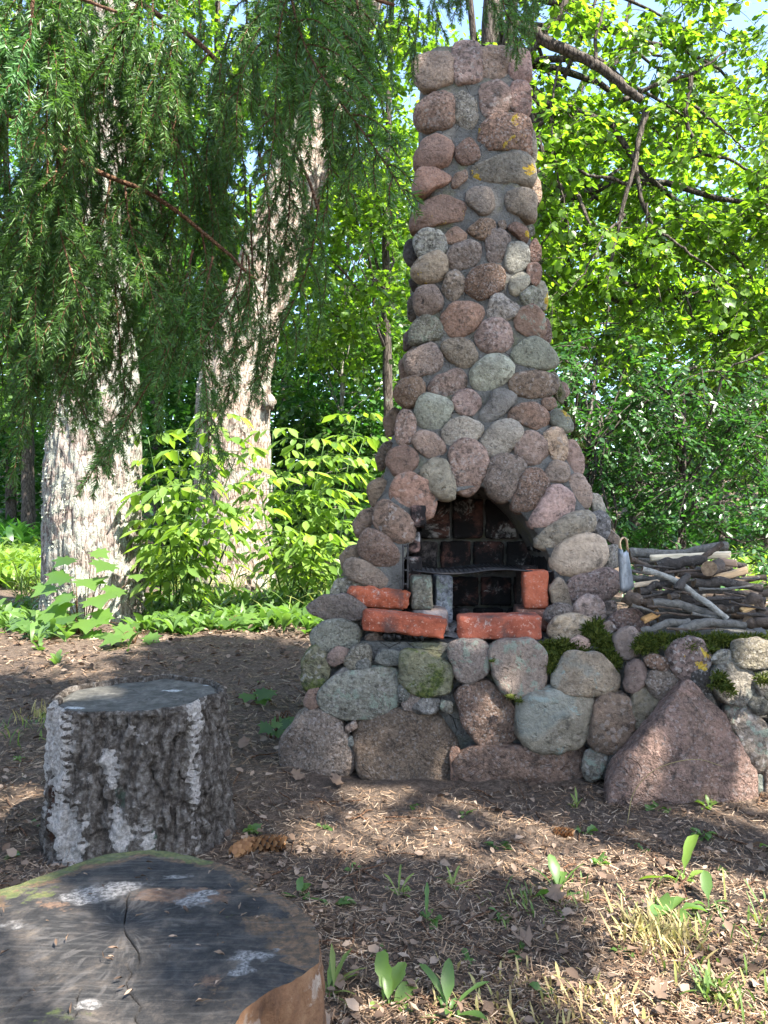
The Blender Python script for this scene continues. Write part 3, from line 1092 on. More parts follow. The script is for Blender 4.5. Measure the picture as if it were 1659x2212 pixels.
# stones at the flanks, set a little further back
for crop, pts, tone, mt, bk_ in [
 ('A', [(1200,760),(1250,800),(1270,1000),(1240,1090),(1205,1000)], 'g', 'stone', .07),
 ('A', [(1235,1160),(1290,1190),(1305,1320),(1265,1410),(1235,1300)], 'b', 'stone', .09),
 ('A', [(245,1700),(310,1650),(345,1760),(345,1850),(300,1870),(240,1790)], 'd', 'stone', .10),
 ('B', [(1250,350),(1320,320),(1350,420),(1340,570),(1290,500)], 'g', 'stone_y', .08),
 ('B', [(1310,620),(1365,620),(1385,740),(1370,810),(1320,780)], 'p', 'stone', .07),
 ('B', [(1350,1050),(1420,1040),(1480,1200),(1470,1300),(1410,1200)], 'o', 'stone_m', .06),
 ('B', [(1440,1120),(1490,1110),(1525,1190),(1480,1240)], 'h', 'stone', .12),
 ('B', [(1490,1560),(1570,1580),(1630,1700),(1620,1830),(1540,1830),(1480,1700)], 'h', 'stone', .05),
 ('B', [(80,1400),(160,1310),(205,1330),(180,1480),(110,1530)], 'b', 'stone', .10),
 ('B', [(20,1700),(80,1590),(160,1580),(125,1700),(60,1810)], 'b', 'stone', .10),
 ('B', [(278,320),(325,300),(375,370),(310,400)], 'd', 'stone', .10),
 ('B', [(268,480),(325,410),(335,600),(275,640)], 'v', 'stone', .10),
 ('B', [(235,750),(290,690),(300,820),(240,870)], 'v', 'stone', .12),
 ('B', [(200,960),(260,900),(290,1040),(215,1090)], 'b', 'stone', .12),
 ('C', [(1270,200),(1290,130),(1350,120),(1400,190),(1390,280),(1320,300),(1280,240)], 'h', 'stone', .03),
 ('C', [(1395,330),(1450,300),(1500,340),(1490,430),(1440,450),(1410,380)], 'u', 'stone', .03),
 ('C', [(1395,210),(1450,220),(1482,300),(1420,310)], 'g', 'stone_l', .06),
 ('C', [(1480,370),(1550,440),(1545,490),(1490,450)], 'h', 'stone', .05),
 ('C', [(1475,490),(1540,480),(1545,580),(1470,600),(1460,540)], 'g', 'stone', .02),
 ('C', [(250,170),(300,130),(360,160),(340,250),(270,280)], 'b', 'stone', .06),
 ('C', [(175,370),(220,300),(300,290),(290,380),(200,440)], 'b', 'stone', .06),
 ('C', [(105,540),(150,490),(220,480),(210,540),(130,620)], 'b', 'stone', .06),
 ('C', [(60,720),(90,660),(160,650),(220,685),(150,740),(80,760)], 'g', 'stone', .03),
]:
    put_stone(FP, crop, pts, tone, .2, mat=mt, back=bk_)
# stones in front of the right leg and on the hearth ledge
for crop, pts, tone, ang, y, mt in [
 ('C', [(1315,800),(1380,740),(1440,745),(1485,810),(1470,850),(1390,860),(1330,830)], 'h', .3, 2.36, 'stone'),
 ('C', [(1195,700),(1240,640),(1275,690),(1310,810),(1260,800),(1205,770)], 'n', .6, 2.39, 'stone'),
 ('C', [(1165,830),(1220,780),(1300,790),(1290,850),(1210,885),(1170,860)], 'v', .3, 2.32, 'stone'),
 ('C', [(1190,910),(1230,850),(1330,835),(1420,870),(1400,935),(1300,960),(1200,950)], 'n', .2, 2.28, 'stone'),
 ('C', [(1285,980),(1340,945),(1395,970),(1385,1010),(1310,1015)], 'h', .2, 2.24, 'stone'),
 ('C', [(1445,890),(1500,870),(1540,905),(1490,935)], 'v', .2, 2.27, 'stone'),
 ('E', [(555,700),(640,630),(740,618),(820,690),(828,745),(700,770),(600,750)], 'h', .3, 2.30, 'stone'),
 ('E', [(530,570),(600,565),(610,640),(550,665)], 'p', .4, 2.36, 'stone'),
 ('E', [(600,830),(640,765),(730,750),(780,820),(760,920),(680,960),(620,920)], 'k', .15, 2.21, 'stone'),
 ('D', [(285,230),(340,150),(450,125),(550,165),(570,230),(520,290),(390,320),(300,290)], 'g', .05, 2.33, 'stone'),
 ('D', [(605,225),(680,200),(740,240),(650,275)], 'p', .3, 2.36, 'stone'),
]:
    put_stone(FP, crop, pts, tone, ang, y=y, mat=mt)

# base courses -----------------------------------------------------------------------------
for pts, tone, ang, mt in [
 ([(385,340),(440,290),(510,310),(500,370),(420,410),(385,380)], 'p', .5, 'stone'),
 ([(485,380),(540,290),(620,280),(650,330),(640,390),(540,425),(490,415)], 'g', .15, 'stone'),
 ([(670,370),(720,310),(820,320),(820,400),(740,405)], 'u', .7, 'stone'),
 ([(340,600),(400,500),(560,430),(760,415),(820,470),(810,620),(700,725),(520,725),(360,660)], 'g', .5, 'stone_l'),
 ([(835,480),(850,330),(960,320),(1140,400),(1130,560),(990,590),(930,560),(850,510)], 'o', .5, 'stone_m'),
 ([(1140,300),(1200,265),(1350,275),(1380,330),(1360,430),(1260,510),(1190,480)], 'k', .2, 'stone_l'),
 ([(1405,330),(1450,270),(1660,265),(1720,330),(1700,540),(1560,590),(1470,560),(1410,420)], 'k', .2, 'stone_l'),
 ([(1185,600),(1260,530),(1380,530),(1490,620),(1570,740),(1550,840),(1430,885),(1330,880),(1270,800)], 'b', .35, 'stone'),
 ([(110,960),(150,830),(250,700),(340,675),(440,730),(560,980),(500,1060),(300,1140),(150,1090)], 'k', .3, 'stone'),
 ([(550,850),(600,740),(800,700),(1030,690),(1130,860),(1110,1190),(950,1200),(760,1150),(600,1060)], 'b', .75, 'stone_c'),
 ([(225,560),(230,380),(290,290),(380,350),(370,520),(270,560)], 'o', .3, 'stone_m'),
 ([(235,640),(260,560),(370,530),(340,640),(300,680)], 'b', .4, 'stone'),
 ([(840,640),(890,570),(960,590),(930,690),(860,680)], 'p', .7, 'stone'),
 ([(1080,670),(1090,625),(1155,640),(1150,710),(1100,690)], 'g', .4, 'stone_l'),
 ([(1150,1130),(1140,930),(1200,920),(1205,1150)], 'r', .5, 'stone'),
 ([(1210,1010),(1250,930),(1700,900),(1990,920),(2000,1080),(1600,1130),(1210,1120)], 'r', .6, 'stone_c'),
 ([(490,790),(550,745),(562,790),(500,830)], 'p', .5, 'stone'),
 ([(488,870),(530,845),(542,900),(500,915)], 'u', .4, 'stone'),
 ([(400,480),(480,420),(545,430),(540,465),(400,520)], 'u', .8, 'stone'),
 ([(820,540),(860,500),(905,560),(870,620),(825,640)], 'u', .8, 'stone'),
 ([(900,660),(990,600),(1080,620),(1060,690),(940,710)], 'u', .8, 'stone'),
 ([(545,380),(640,350),(645,420),(560,445)], 'u', .8, 'stone'),
 ([(430,880),(470,810),(500,840),(540,920),(530,950),(460,900)], 'u', .8, 'stone'),
]:
    big = (max(p[0] for p in pts) - min(p[0] for p in pts)) > 230
    put_stone(FP, 'D', pts, tone, ang, y='base', mat=mt, sub=4 if big else 3, hmax=.15 if big else .06)
for pts, tone, ang, mt, par in [
 ([(170,1110),(280,940),(470,930),(560,1010),(610,1110),(580,1170),(430,1205),(230,1160)], 'n', .2, 'stone_p', FP),
 ([(-60,1440),(-20,1230),(100,1180),(330,1200),(430,1230),(400,1440),(330,1540),(170,1570),(20,1540)], 'k', .2, 'stone_p', FP),
 ([(425,1540),(460,1310),(520,1210),(640,1205),(690,1260),(715,1460),(670,1560),(540,1585)], 'b', .25, 'stone', FP),
 ([(390,1720),(400,1610),(480,1580),(550,1610),(520,1700),(470,1790),(400,1790)], 'g', .3, 'stone_l', FP),
 ([(510,1780),(560,1620),(640,1580),(660,1640),(590,1760)], 'd', .6, 'stone', FP),
 ([(670,1150),(690,1010),(760,970),(805,1010),(800,1130),(720,1190)], 'v', .2, 'stone', wall_thing),
 ([(800,970),(870,925),(960,960),(990,1000),(950,1045),(840,1015)], 'r', .5, 'stone', wall_thing),
 ([(810,1110),(850,1045),(950,1040),(1040,1110),(1010,1210),(930,1245),(850,1190)], 'p', .2, 'stone', wall_thing),
 ([(710,1300),(740,1170),(800,1150),(880,1200),(895,1300),(820,1420),(760,1445),(720,1400)], 'o', .15, 'stone', wall_thing),
 ([(975,930),(1000,860),(1100,820),(1180,840),(1235,960),(1210,1040),(1130,1090),(1070,1110),(1010,1050)], 'p', .2, 'stone_y', wall_thing),
 ([(1280,1060),(1330,985),(1440,990),(1540,1070),(1550,1170),(1470,1260),(1340,1240),(1290,1150)], 'g', .2, 'stone_p', wall_thing),
 ([(1420,930),(1460,840),(1560,825),(1680,860),(1700,980),(1560,1020),(1440,1000)], 'n', .15, 'stone', wall_thing),
 ([(1265,960),(1320,900),(1400,910),(1412,970),(1300,1000)], 'g', .2, 'stone', wall_thing),
 ([(1375,1310),(1420,1260),(1500,1290),(1640,1420),(1680,1560),(1640,1690),(1530,1710),(1440,1560)], 'k', .2, 'stone_l', wall_thing),
 ([(1500,1260),(1560,1180),(1640,1250),(1665,1330),(1580,1345)], 'd', .6, 'stone', wall_thing),
 ([(1095,1020),(1170,1000),(1240,1010),(1275,1090),(1260,1200),(1180,1240),(1120,1180)], 'd', .4, 'stone', wall_thing),
 ([(1195,1220),(1250,1190),(1300,1270),(1295,1320),(1230,1290)], 'd', .2, 'stone', wall_thing),
 ([(1560,1100),(1620,1050),(1720,1070),(1740,1220),(1600,1220)], 'g', .2, 'stone_m', wall_thing),
 ([(1640,1750),(1700,1660),(1800,1700),(1800,1980),(1640,1980)], 'p', .3, 'stone', wall_thing),
 ([(1540,1900),(1550,1790),(1620,1760),(1630,1920)], 'u', .5, 'stone', wall_thing),
 ([(1690,1280),(1800,1240),(1860,1420),(1800,1620),(1700,1560)], 'g', .2, 'stone_l', wall_thing),
 ([(1730,860),(1850,860),(1880,1020),(1760,1040)], 'p', .2, 'stone', wall_thing),
]:
    big = (max(p[0] for p in pts) - min(p[0] for p in pts)) > 200
    put_stone(par, 'E', pts, tone, ang, y='base', mat=mt, sub=4 if big else 3, hmax=.13 if big else .07)

# the big broken slab leaning on the wall
slab = put_stone(None, 'E', [(548,1900),(620,1680),(900,1350),(1100,1130),(1190,1230),(1330,1370),(1500,1700),(1545,1960),(1200,2010),(700,2010),(560,1975)],
                 'b', 1.22, y=2.07, mat='stone_c', sub=5, hmax=.085, lump=.045, name='leaning_boulder')
slab.color = (.29, .19, .15, 1)
slab.rotation_euler = (R(-7), 0, 0)
tag(slab, 'large flat triangular reddish boulder leaning against the low stone wall', 'boulder')
# flat slab resting on the left corner
sl2 = put_stone(None, 'C', [(-75,800),(20,742),(140,732),(230,800),(222,850),(60,868),(-40,830)], 'v', .95, y=2.36, mat='stone', hmax=.09, sub=4, name='flat_stone')
tag(sl2, 'flat dark purple-brown stone slab jutting from the left corner of the hearth', 'stone')

# unseen sides and back, so the chimney stands from any side
rk = [stone_mesh('stone', np.array([(math.cos(a) * random.uniform(.8, 1.1), math.sin(a) * random.uniform(.75, 1.05)) for a in np.linspace(0, 6.0, 8)]), .75, 900 + i, .25, 3) for i in range(5)]
for m_ in rk:
    m_.materials.append(M['stone'])


def add_flank(x, y, z, axis, r, rng):
    o = bpy.data.objects.new('stone', rk[rng.integers(0, 5)])
    COL.objects.link(o)
    o.parent = FP
    o.location = Vector((x, y, z)) - FP.location
    o.scale = (r, r, r * rng.uniform(.75, 1.0))
    o.rotation_euler = (0, rng.uniform(-.6, .6) if axis == 'y' else 0, {'x-': -math.pi / 2, 'x+': math.pi / 2, 'y': math.pi}[axis])
    t = np.array(TONE['prkgbwn'[rng.integers(0, 7)]]) * rng.uniform(.8, 1.1)
    o.color = (*t, 1)


rng = np.random.default_rng(3)
zs = [s_[4] for s_ in secs]
for z in np.arange(.5, 2.3, .135):
    xl = np.interp(z, zs, [s_[0] for s_ in secs])
    xr = np.interp(z, zs, [s_[1] for s_ in secs])
    yf = np.interp(z, zs, [s_[2] for s_ in secs])
    for y in np.arange(yf + .2, 3.16, .135):
        jz = z + rng.uniform(-.03, .03)
        add_flank(xl + .030, y + rng.uniform(-.02, .02), jz, 'x-', rng.uniform(.058, .07), rng)
        add_flank(xr - .030, y + rng.uniform(-.02, .02), jz, 'x+', rng.uniform(.058, .07), rng)
    for x in np.arange(xl + .06, xr - .03, .15):
        add_flank(x, 3.21, z + rng.uniform(-.03, .03), 'y', rng.uniform(.06, .075), rng)
for z in (.08, .24):
    for y in np.arange(2.55, 3.2, .17):
        add_flank(base_poly[-1][0] + .01, y, z + rng.uniform(-.02, .02), 'x-', rng.uniform(.08, .095), rng)


# firebox brickwork ------------------------------------------------------------------------
def brick_mesh(name, sx, sy, sz, seed, chip=1.0, n=(20, 8, 8)):
    V, Q = box_grid(sx, sy, sz, *n)
    rng = np.random.default_rng(seed)
    h = np.array([sx, sy, sz]) / 2
    e = np.sort(1 - abs(V) / h, axis=1)          # closeness to edges
    edge = np.exp(-(e[:, 1] * min(h) * 2 / .010))
    off = rng.uniform(0, 40, 3)
    d = fbm(V * 22 + off, seed, 4)
    wear = edge * (.003 + .007 * chip * np.clip(d + .4, 0, 2))
    V = V - unit(V) * wear[:, None]
    V = V + unit(V) * (fbm(V * 45 + off, seed + 3, 3) * .0016 * (1 + chip))[:, None]
    return mesh_np(name, V, Q)


def firebrick(x, y, z, sx, sy, sz, col, seed, rot=0.0):
    o = link('firebrick', brick_mesh('firebrick', sx, sy, sz, seed, 1.0, (10, 5, 10)), FP, M['soot'])
    o.location = Vector((x, y, z)) - FP.location
    o.rotation_euler = (0, 0, rot)
    o.color = (*col, 1)


FBC = [(.10, .045, .035), (.07, .04, .035), (.16, .13, .12), (.13, .06, .045)]
k = 0
for row, (y0, y1, off) in enumerate([(800, 935, 20), (640, 790, 60), (455, 605, 20), (235, 442, 85), (70, 222, 40)]):
    for x0 in np.arange(430 + off - 170, 1330, 172):
        a = P(691.2 + .41667 * x0, 979.3 + .41667 * y1, 2.815)
        b = P(691.2 + .41667 * (x0 + 158), 979.3 + .41667 * y0, 2.815)
        cx = (a[0] + b[0]) / 2
        if not (.10 < cx < .63):
            continue
        k += 1
        firebrick(cx, 2.825 + .006 * math.sin(k * 7.1), (a[2] + b[2]) / 2, b[0] - a[0], .04, b[2] - a[2], FBC[k % 4], 300 + k)
for row in range(5):                        # left cheek of the firebox
    for j in range(3):
        k += 1
        firebrick(.075 + .008 * row + .006 * math.sin(k * 3.3), 2.535 + j * .125 + .03 * (row % 2), .44 + row * .083, .05, .115, .072, [(.17, .085, .065), (.12, .065, .055), (.2, .12, .1)][k % 3], 300 + k)
for row in range(5):                        # right cheek
    for j in range(2):
        k += 1
        firebrick(.552 - .012 * max(row - 2, 0), 2.60 + j * .125 + .03 * (row % 2), .44 + row * .083, .05, .115, .072, (.03, .025, .022), 300 + k)


# loose bricks ------------------------------------------------------------------------------
BRICK_LIKE = []


def loose_brick(label, u, v, y, wpx, hpx, depth, tilt=0.0, yaw=0.0, col=(.50, .135, .07), chip=1.6, seed=1, mat='brick'):
    sx, sz = wpx / F * y, hpx / F * y
    o = link('brick', brick_mesh('brick', sx, depth, sz, seed, chip, (24, 10, 10)), None, M[mat])
    o.location = Vector(P(u, v, y)) + Vector((0, depth / 2, 0))
    o.rotation_euler = (0, R(tilt), R(yaw))
    o.color = (*col, 1)
    tag(o, label, 'brick')
    return o


loose_brick('chipped red brick lying tilted along the left front edge of the hearth', 872, 1350, 2.285, 181, 45, .115, 6.5, 3, (.30, .078, .04), 2.4, 11)
loose_brick('broken orange-red brick stacked behind the tilted brick, with a rough broken end', 816, 1294, 2.40, 132, 46, .11, 5.5, 5, (.34, .088, .042), 3.6, 12)
loose_brick('whole red brick lying level along the right front edge of the hearth', 1083, 1357, 2.262, 182, 52, .115, -.8, -3, (.29, .078, .044), 1.2, 13)
loose_brick('smooth orange-red brick standing upright under the right end of the grill', 1163, 1274.5, 2.40, 54, 83, .12, -1, -6, (.37, .098, .05), .6, 14)
loose_brick('grey lichen-spotted brick standing upright under the left end of the grill', 909, 1281, 2.42, 46, 74, .12, -1, 6, (.20, .185, .14), 1.0, 15, 'stone_l')
loose_brick('soot-stained brick lying under the upright orange-red brick', 1160, 1342, 2.395, 70, 50, .22, 0, -6, (.20, .09, .06), 1.0, 16)
loose_brick('ash-covered brick lying under the grey upright brick', 926, 1342, 2.42, 80, 48, .22, 0, 4, (.25, .2, .18), 1.0, 17)
loose_brick('pale ash-coated brick standing inside the firebox beside the grey upright brick', 958, 1296, 2.56, 38, 106, .11, 0, 4, (.33, .35, .38), .9, 18, 'stone_l')
loose_brick('sooty brick under the rear end of the grill', 1150, 1278, 2.66, 50, 110, .11, 0, 0, (.06, .045, .04), .9, 19)

# grill ------------------------------------------------------------------------------------
mb = MB()
gz = float(P(1000, 1234, 2.42)[2])
gx0, gx1, gy0, gy1 = P(893, 1234, 2.42)[0], P(1190, 1234, 2.42)[0], 2.41, 2.79


def gwave(x, y):
    return gz + .005 * math.sin(x * 22) + .0035 * math.sin(y * 17 + x * 9)


for i in range(27):
    y = gy0 + (gy1 - gy0) * i / 26
    xs = np.linspace(gx0, gx1, 14)
    mb.add(*tube([(x, y, gwave(x, y)) for x in xs], .0014 if 0 < i < 26 else .003, 4))
for i in range(30):
    x = gx0 + (gx1 - gx0) * i / 29
    ys = np.linspace(gy0, gy1, 8)
    mb.add(*tube([(x, y, gwave(x, y) + .002) for y in ys], .0014 if 0 < i < 29 else .003, 4))
g = link('grill_rack', mb.mesh('grill_rack', [M['black_iron']]))
tag(g, 'thin warped black wire grill laid across the upright bricks in the fireplace opening', 'grill')

# slotted iron strap standing at the left of the opening
mb = MB()
for px in (870, 880):
    a, b = P(px, 1176, 2.405), P(px + 1.5, 1275, 2.405)
    V, Q = box_grid(.0055, .003, float(a[2] - b[2]), 1, 1, 12)
    V = V + (a + b) / 2
    mb.add(V, Q)
for pv in (1180, 1206, 1232, 1262):
    a = P(876, pv, 2.405)
    V, Q = box_grid(.016, .0028, .006, 1, 1, 1)
    mb.add(V + a, Q)
st = link('iron_strap', mb.mesh('iron_strap', [M['black_iron']], False))
tag(st, 'narrow slotted iron strap standing on end at the left side of the fireplace opening', 'iron strap')

# ash shovel -------------------------------------------------------------------------------
def shovel():
    root = thing('ash_shovel', 'dull grey sheet-metal scoop with a looped handle leaning between the chimney and firewood', 'shovel', tuple(P(1352, 1290, 2.30)))
    def sheet(name, quad, thick, mat):
        q = np.array(quad)
        n = 8
        V = []
        for i in range(n + 1):
            for j in range(5):
                s, t = i / n, j / 4
                a = q[0] * (1 - t) + q[1] * t
                b = q[3] * (1 - t) + q[2] * t
                p = a * (1 - s) + b * s
                p = p + np.array([0, -.014 * math.sin(math.pi * t) * (1 - .4 * s), 0])
                V.append(p)
        V = np.array(V)
        m = 5
        i = np.arange(n)[:, None] * m + np.arange(m - 1)[None, :]
        Q = np.stack([i, i + 1, i + 1 + m, i + m], -1).reshape(-1, 4)
        o = link(name, mesh_np(name, V, Q), root, mat)
        md = o.modifiers.new('thick', 'SOLIDIFY')
        md.thickness = thick
        o.location = -root.location
    sheet('blade', [P(1341, 1196, 2.27), P(1354, 1186, 2.31), P(1368, 1268, 2.32), P(1346, 1283, 2.27)], .003, M['steel'])
    sheet('side_plate', [P(1336, 1184, 2.26), P(1343, 1190, 2.265), P(1350, 1281, 2.265), P(1341, 1277, 2.26)], .003, M['steel'])
    pts = curve_pts([P(1343, 1195, 2.275), P(1339, 1172, 2.275), P(1345, 1162, 2.28), P(1353, 1167, 2.285), P(1356, 1192, 2.29)], 20)
    V, f = tube(pts, .0035, 8)
    o = link('handle', MB().add(V, f).mesh('handle'), root, M['copper'])
    o.location = -root.location


shovel()


# firewood ---------------------------------------------------------------------------------
def log_mesh(name, ctrl, r0, r1, seed, knob=.12):
    rng = np.random.default_rng(seed)
    pts = curve_pts(ctrl, 22)
    c0 = pts.mean(0)
    pts = pts - c0
    rad = np.linspace(r0, r1, 22) * (1 + knob * fbm(np.stack([np.linspace(0, 5, 22) + seed, np.zeros(22), np.zeros(22)], -1), seed, 2))
    pts = pts + np.stack([fbm(np.stack([np.linspace(0, 3, 22) + seed * 3.1 + k * 9, np.zeros(22), np.zeros(22)], -1), seed + k, 2) for k in range(3)], -1) * r0 * .5
    V, f = tube(pts, rad, 12)
    body = V[:-2]
    d = fbm(body * 60 + seed, seed, 3)
    cen = np.repeat(pts, 12, 0)
    V[:-2] = body + (body - cen) * (.12 * d)[:, None]
    mb = MB()
    mb.add(V, [f[0]], 0)
    mb.add(V, [f[1]], 1)
    return mb.mesh(name, [M['log_bark'], M['log_end']]), c0


_fw = [500]


def fire_log(label, pts, wpx, y, col, group=None, taper=.85, knob=.12, extra=None):
    _fw[0] += 1
    ys = y if isinstance(y, (list, tuple)) else [y] * len(pts)
    ctrl = [P(1140.6 + .3125 * p[0], 1123.3 + .3125 * p[1], yy) for p, yy in zip(pts, ys)]
    if len(ctrl) == 2:
        ctrl.insert(1, (ctrl[0] + ctrl[1]) / 2 + np.array([0, 0, random.uniform(-.004, .008)]))
    r = wpx * .3125 / 2 / F * float(np.mean(ys))
    me, c0 = log_mesh('firewood_log', ctrl, r, r * taper, _fw[0], knob)
    o = link('firewood_log', me, None, None, c0)
    o.color = (*col, 1)
    tag(o, label, 'log', group)
    return o


def split_log(label, p0, p1, wpx, hpx, y, col, group=None):
    _fw[0] += 1
    a = P(1140.6 + .3125 * p0[0], 1123.3 + .3125 * p0[1], y)
    b = P(1140.6 + .3125 * p1[0], 1123.3 + .3125 * p1[1], y)
    L = float(np.linalg.norm(b - a))
    w = wpx * .3125 / F * y
    V, Q = box_grid(L, w, w, 14, 4, 4)
    rng = np.random.default_rng(_fw[0])
    V[:, 2] = np.where(V[:, 2] > 0, V[:, 2] * (.4 + .6 * (1 - abs(V[:, 1]) / (w / 2)) * .9), V[:, 2])
    V = V + fbm(V * np.array([14, 60, 60]) + _fw[0], _fw[0], 3)[:, None] * w * .10
    V[:, 0] += fbm(V * 90, _fw[0], 2) * .006
    o = link('split_log', mesh_np('split_log', V, Q, False), None, M['split'])
    o.location = (a + b) / 2
    o.rotation_euler = (0, -math.atan2(b[2] - a[2], b[0] - a[0]), rng.uniform(-.15, .15))
    o.color = (*col, 1)
    tag(o, label, 'log', group)
    return o


BK, GY, BR, PALE = (.06, .05, .043), (.135, .125, .11), (.09, .066, .05), (.29, .275, .24)
G = 'firewood stacked on the ledge'
fire_log('thick grey log lying along the top back of the firewood stack', [(690, 222), (1010, 215), (1372, 178)], 68, 2.52, GY)
fire_log('dark branch slanting up across the top of the firewood stack', [(1130, 318), (1230, 250), (1352, 158)], 44, 2.42, BR)
split_log('pale cream split log on top of the firewood stack', (850, 262), (1392, 236), 46, 30, 2.46, (.60, .49, .34))
fire_log('thick dark log with bark below the pale split log', [(880, 310), (1050, 296), (1230, 292)], 82, 2.42, BK)
fire_log('short grey-brown branch beside the metal scoop', [(718, 275), (800, 302), (892, 348)], 44, 2.36, BR)
fire_log('long pale smooth stick lying diagonally across the front of the firewood', [(792, 342), (940, 385), (1060, 445), (1200, 545), (1376, 672)], 44, [2.30, 2.29, 2.27, 2.24, 2.205], PALE, None, .95, .04)
fire_log('short dark knobbly log crossing over the pale stick', [(1105, 395), (1040, 470), (975, 535)], 60, [2.31, 2.25, 2.24], BK)
fire_log('thick dark log under the orange split piece', [(1140, 425), (1380, 440), (1610, 470)], 66, 2.32, BK)
fire_log('thin straight dark pole through the middle of the stack', [(850, 500), (1200, 497), (1580, 512)], 34, 2.29, BK)
split_log('orange-brown split piece pointing up from the firewood', (1275, 402), (1512, 345), 52, 30, 2.35, (.50, .33, .18))
split_log('small pale split piece next to the metal scoop', (712, 452), (905, 425), 34, 20, 2.34, (.56, .42, .28))
split_log('weathered flat split board at the top right of the firewood', (1320, 285), (1436, 300), 52, 30, 2.44, (.24, .16, .11))
fire_log('short dark log slanting beside the metal scoop', [(765, 500), (860, 462), (952, 432)], 52, 2.30, BK)
fire_log('gnarled forked root-like log at the left end of the stack', [(660, 528), (740, 530), (800, 575), (860, 585)], 88, 2.26, BR, None, .8, .4)
fire_log('long grey-brown branch curving from the gnarled log', [(850, 565), (1000, 560), (1160, 600), (1310, 655)], 62, 2.25, GY)
fire_log('dark log behind the lower end of the pale stick', [(1040, 545), (1260, 562), (1500, 590)], 66, 2.31, BK)
fire_log('dark log under the curving branch', [(900, 680), (1100, 668), (1300, 640)], 62, 2.29, BK)
fire_log('mid brown branch at the right of the pale stick', [(1290, 620), (1420, 605), (1560, 570)], 60, 2.28, BR)
fire_log('grey stick lying lowest at the left of the moss ledge', [(778, 770), (900, 735), (1120, 705)], 46, 2.215, GY, None, 1.2)
fire_log('long bent grey log lying lowest along the mossy ledge', [(1048, 762), (1200, 700), (1340, 700), (1530, 725)], 66, 2.20, GY)
fire_log('gnarled dark stump of root at the right end of the stack', [(1520, 545), (1600, 600), (1680, 700)], 92, 2.24, BR, None, .9, .4)
fire_log('short thick brown log at the right end of the moss ledge', [(1515, 700), (1600, 725), (1720, 715)], 82, 2.20, BR)
split_log('small orange split end low in the stack', (800, 690), (895, 640), 50, 30, 2.27, (.55, .30, .12))
split_log('small orange split end at the right of the stack', (1475, 625), (1560, 588), 44, 30, 2.23, (.56, .35, .16))
fire_log('round log seen end-on at the upper right of the stack', [(1272, 332), (1290, 322), (1310, 310)], 92, [2.30, 2.45, 2.62], BR, None, 1.0, .2)
filler = []
for i, (x0, y0, x1, y1, w, y) in enumerate([(740, 352, 900, 350, 40, 2.46), (1040, 362, 1300, 388, 46, 2.40), (720, 392, 1010, 396, 44, 2.46), (1000, 470, 1330, 462, 50, 2.40),
        (760, 560, 1040, 520, 56, 2.44), (900, 620, 1250, 610, 62, 2.40), (1280, 540, 1640, 560, 56, 2.42), (1400, 660, 1700, 640, 60, 2.36), (780, 712, 1060, 690, 52, 2.42),
        (1180, 720, 1560, 700, 60, 2.42), (1400, 430, 1640, 400, 46, 2.50), (1100, 350, 1500, 372, 50, 2.56), (760, 470, 1200, 440, 60, 2.56), (1000, 560, 1500, 520, 66, 2.56),
        (820, 660, 1400, 640, 70, 2.56), (1500, 660, 1760, 620, 70, 2.5), (1450, 520, 1730, 500, 60, 2.5), (740, 290, 1100, 300, 60, 2.58), (1350, 330, 1500, 330, 44, 2.54), (700, 620, 900, 640, 60, 2.5),
        (760, 430, 1300, 425, 60, 2.66), (760, 520, 1500, 560, 66, 2.66), (900, 360, 1420, 350, 60, 2.64), (760, 610, 1200, 600, 70, 2.66), (1200, 650, 1700, 680, 70, 2.64)]):
    fire_log('dark bark-covered stick deep between the other firewood', [(x0, y0), (x1, y1)], w, y, [BK, BR, GY][i % 3], G)


# ------------------------------------------------------------------ moss on the ledge
def moss_patch(parent, pts, n, h=.016, name='moss'):
    """pts: list of (u, v, y, rpx) blobs; shoots stand on a lumpy cushion"""
    rng = np.random.default_rng(len(pts) * 31 + n)
    mb = MB()
    for u, v, y, rp in pts:
        c = P(u, v, y) + np.array([0, -.022, 0])
        r = 1.0 * rp / F * y
        V, Fc = ico(2)
        V = V * np.array([r, r * .55, r * .62])
        V = V + unit(V) * (fbm(V / r * 2.2 + u, 7, 3) * r * .22)[:, None]
        mb.add(V + c, Fc)
        k = int(n * (rp / 25.0) ** 2)
        d = unit(rng.normal(size=(k, 3)))
        d[:, 1] = np.where(d[:, 1] > .3, -d[:, 1], d[:, 1])
        pos = c + d * np.array([r, r * .55, r * .62]) * .97
        dirs = d * .8 + rng.normal(0, .45, (k, 3)) + np.array([0, -.1, .25])
        place_leaves(mb, pos, rng.uniform(.5, 1.3, k) * h, dirs, rng.normal(size=(k, 3)), 'long', 0, .8)
    o = link(name, mb.mesh(name), parent, M['moss'])
    o['kind'] = 'stuff'
    if parent is not None:
        o.location = -parent.location
    return o


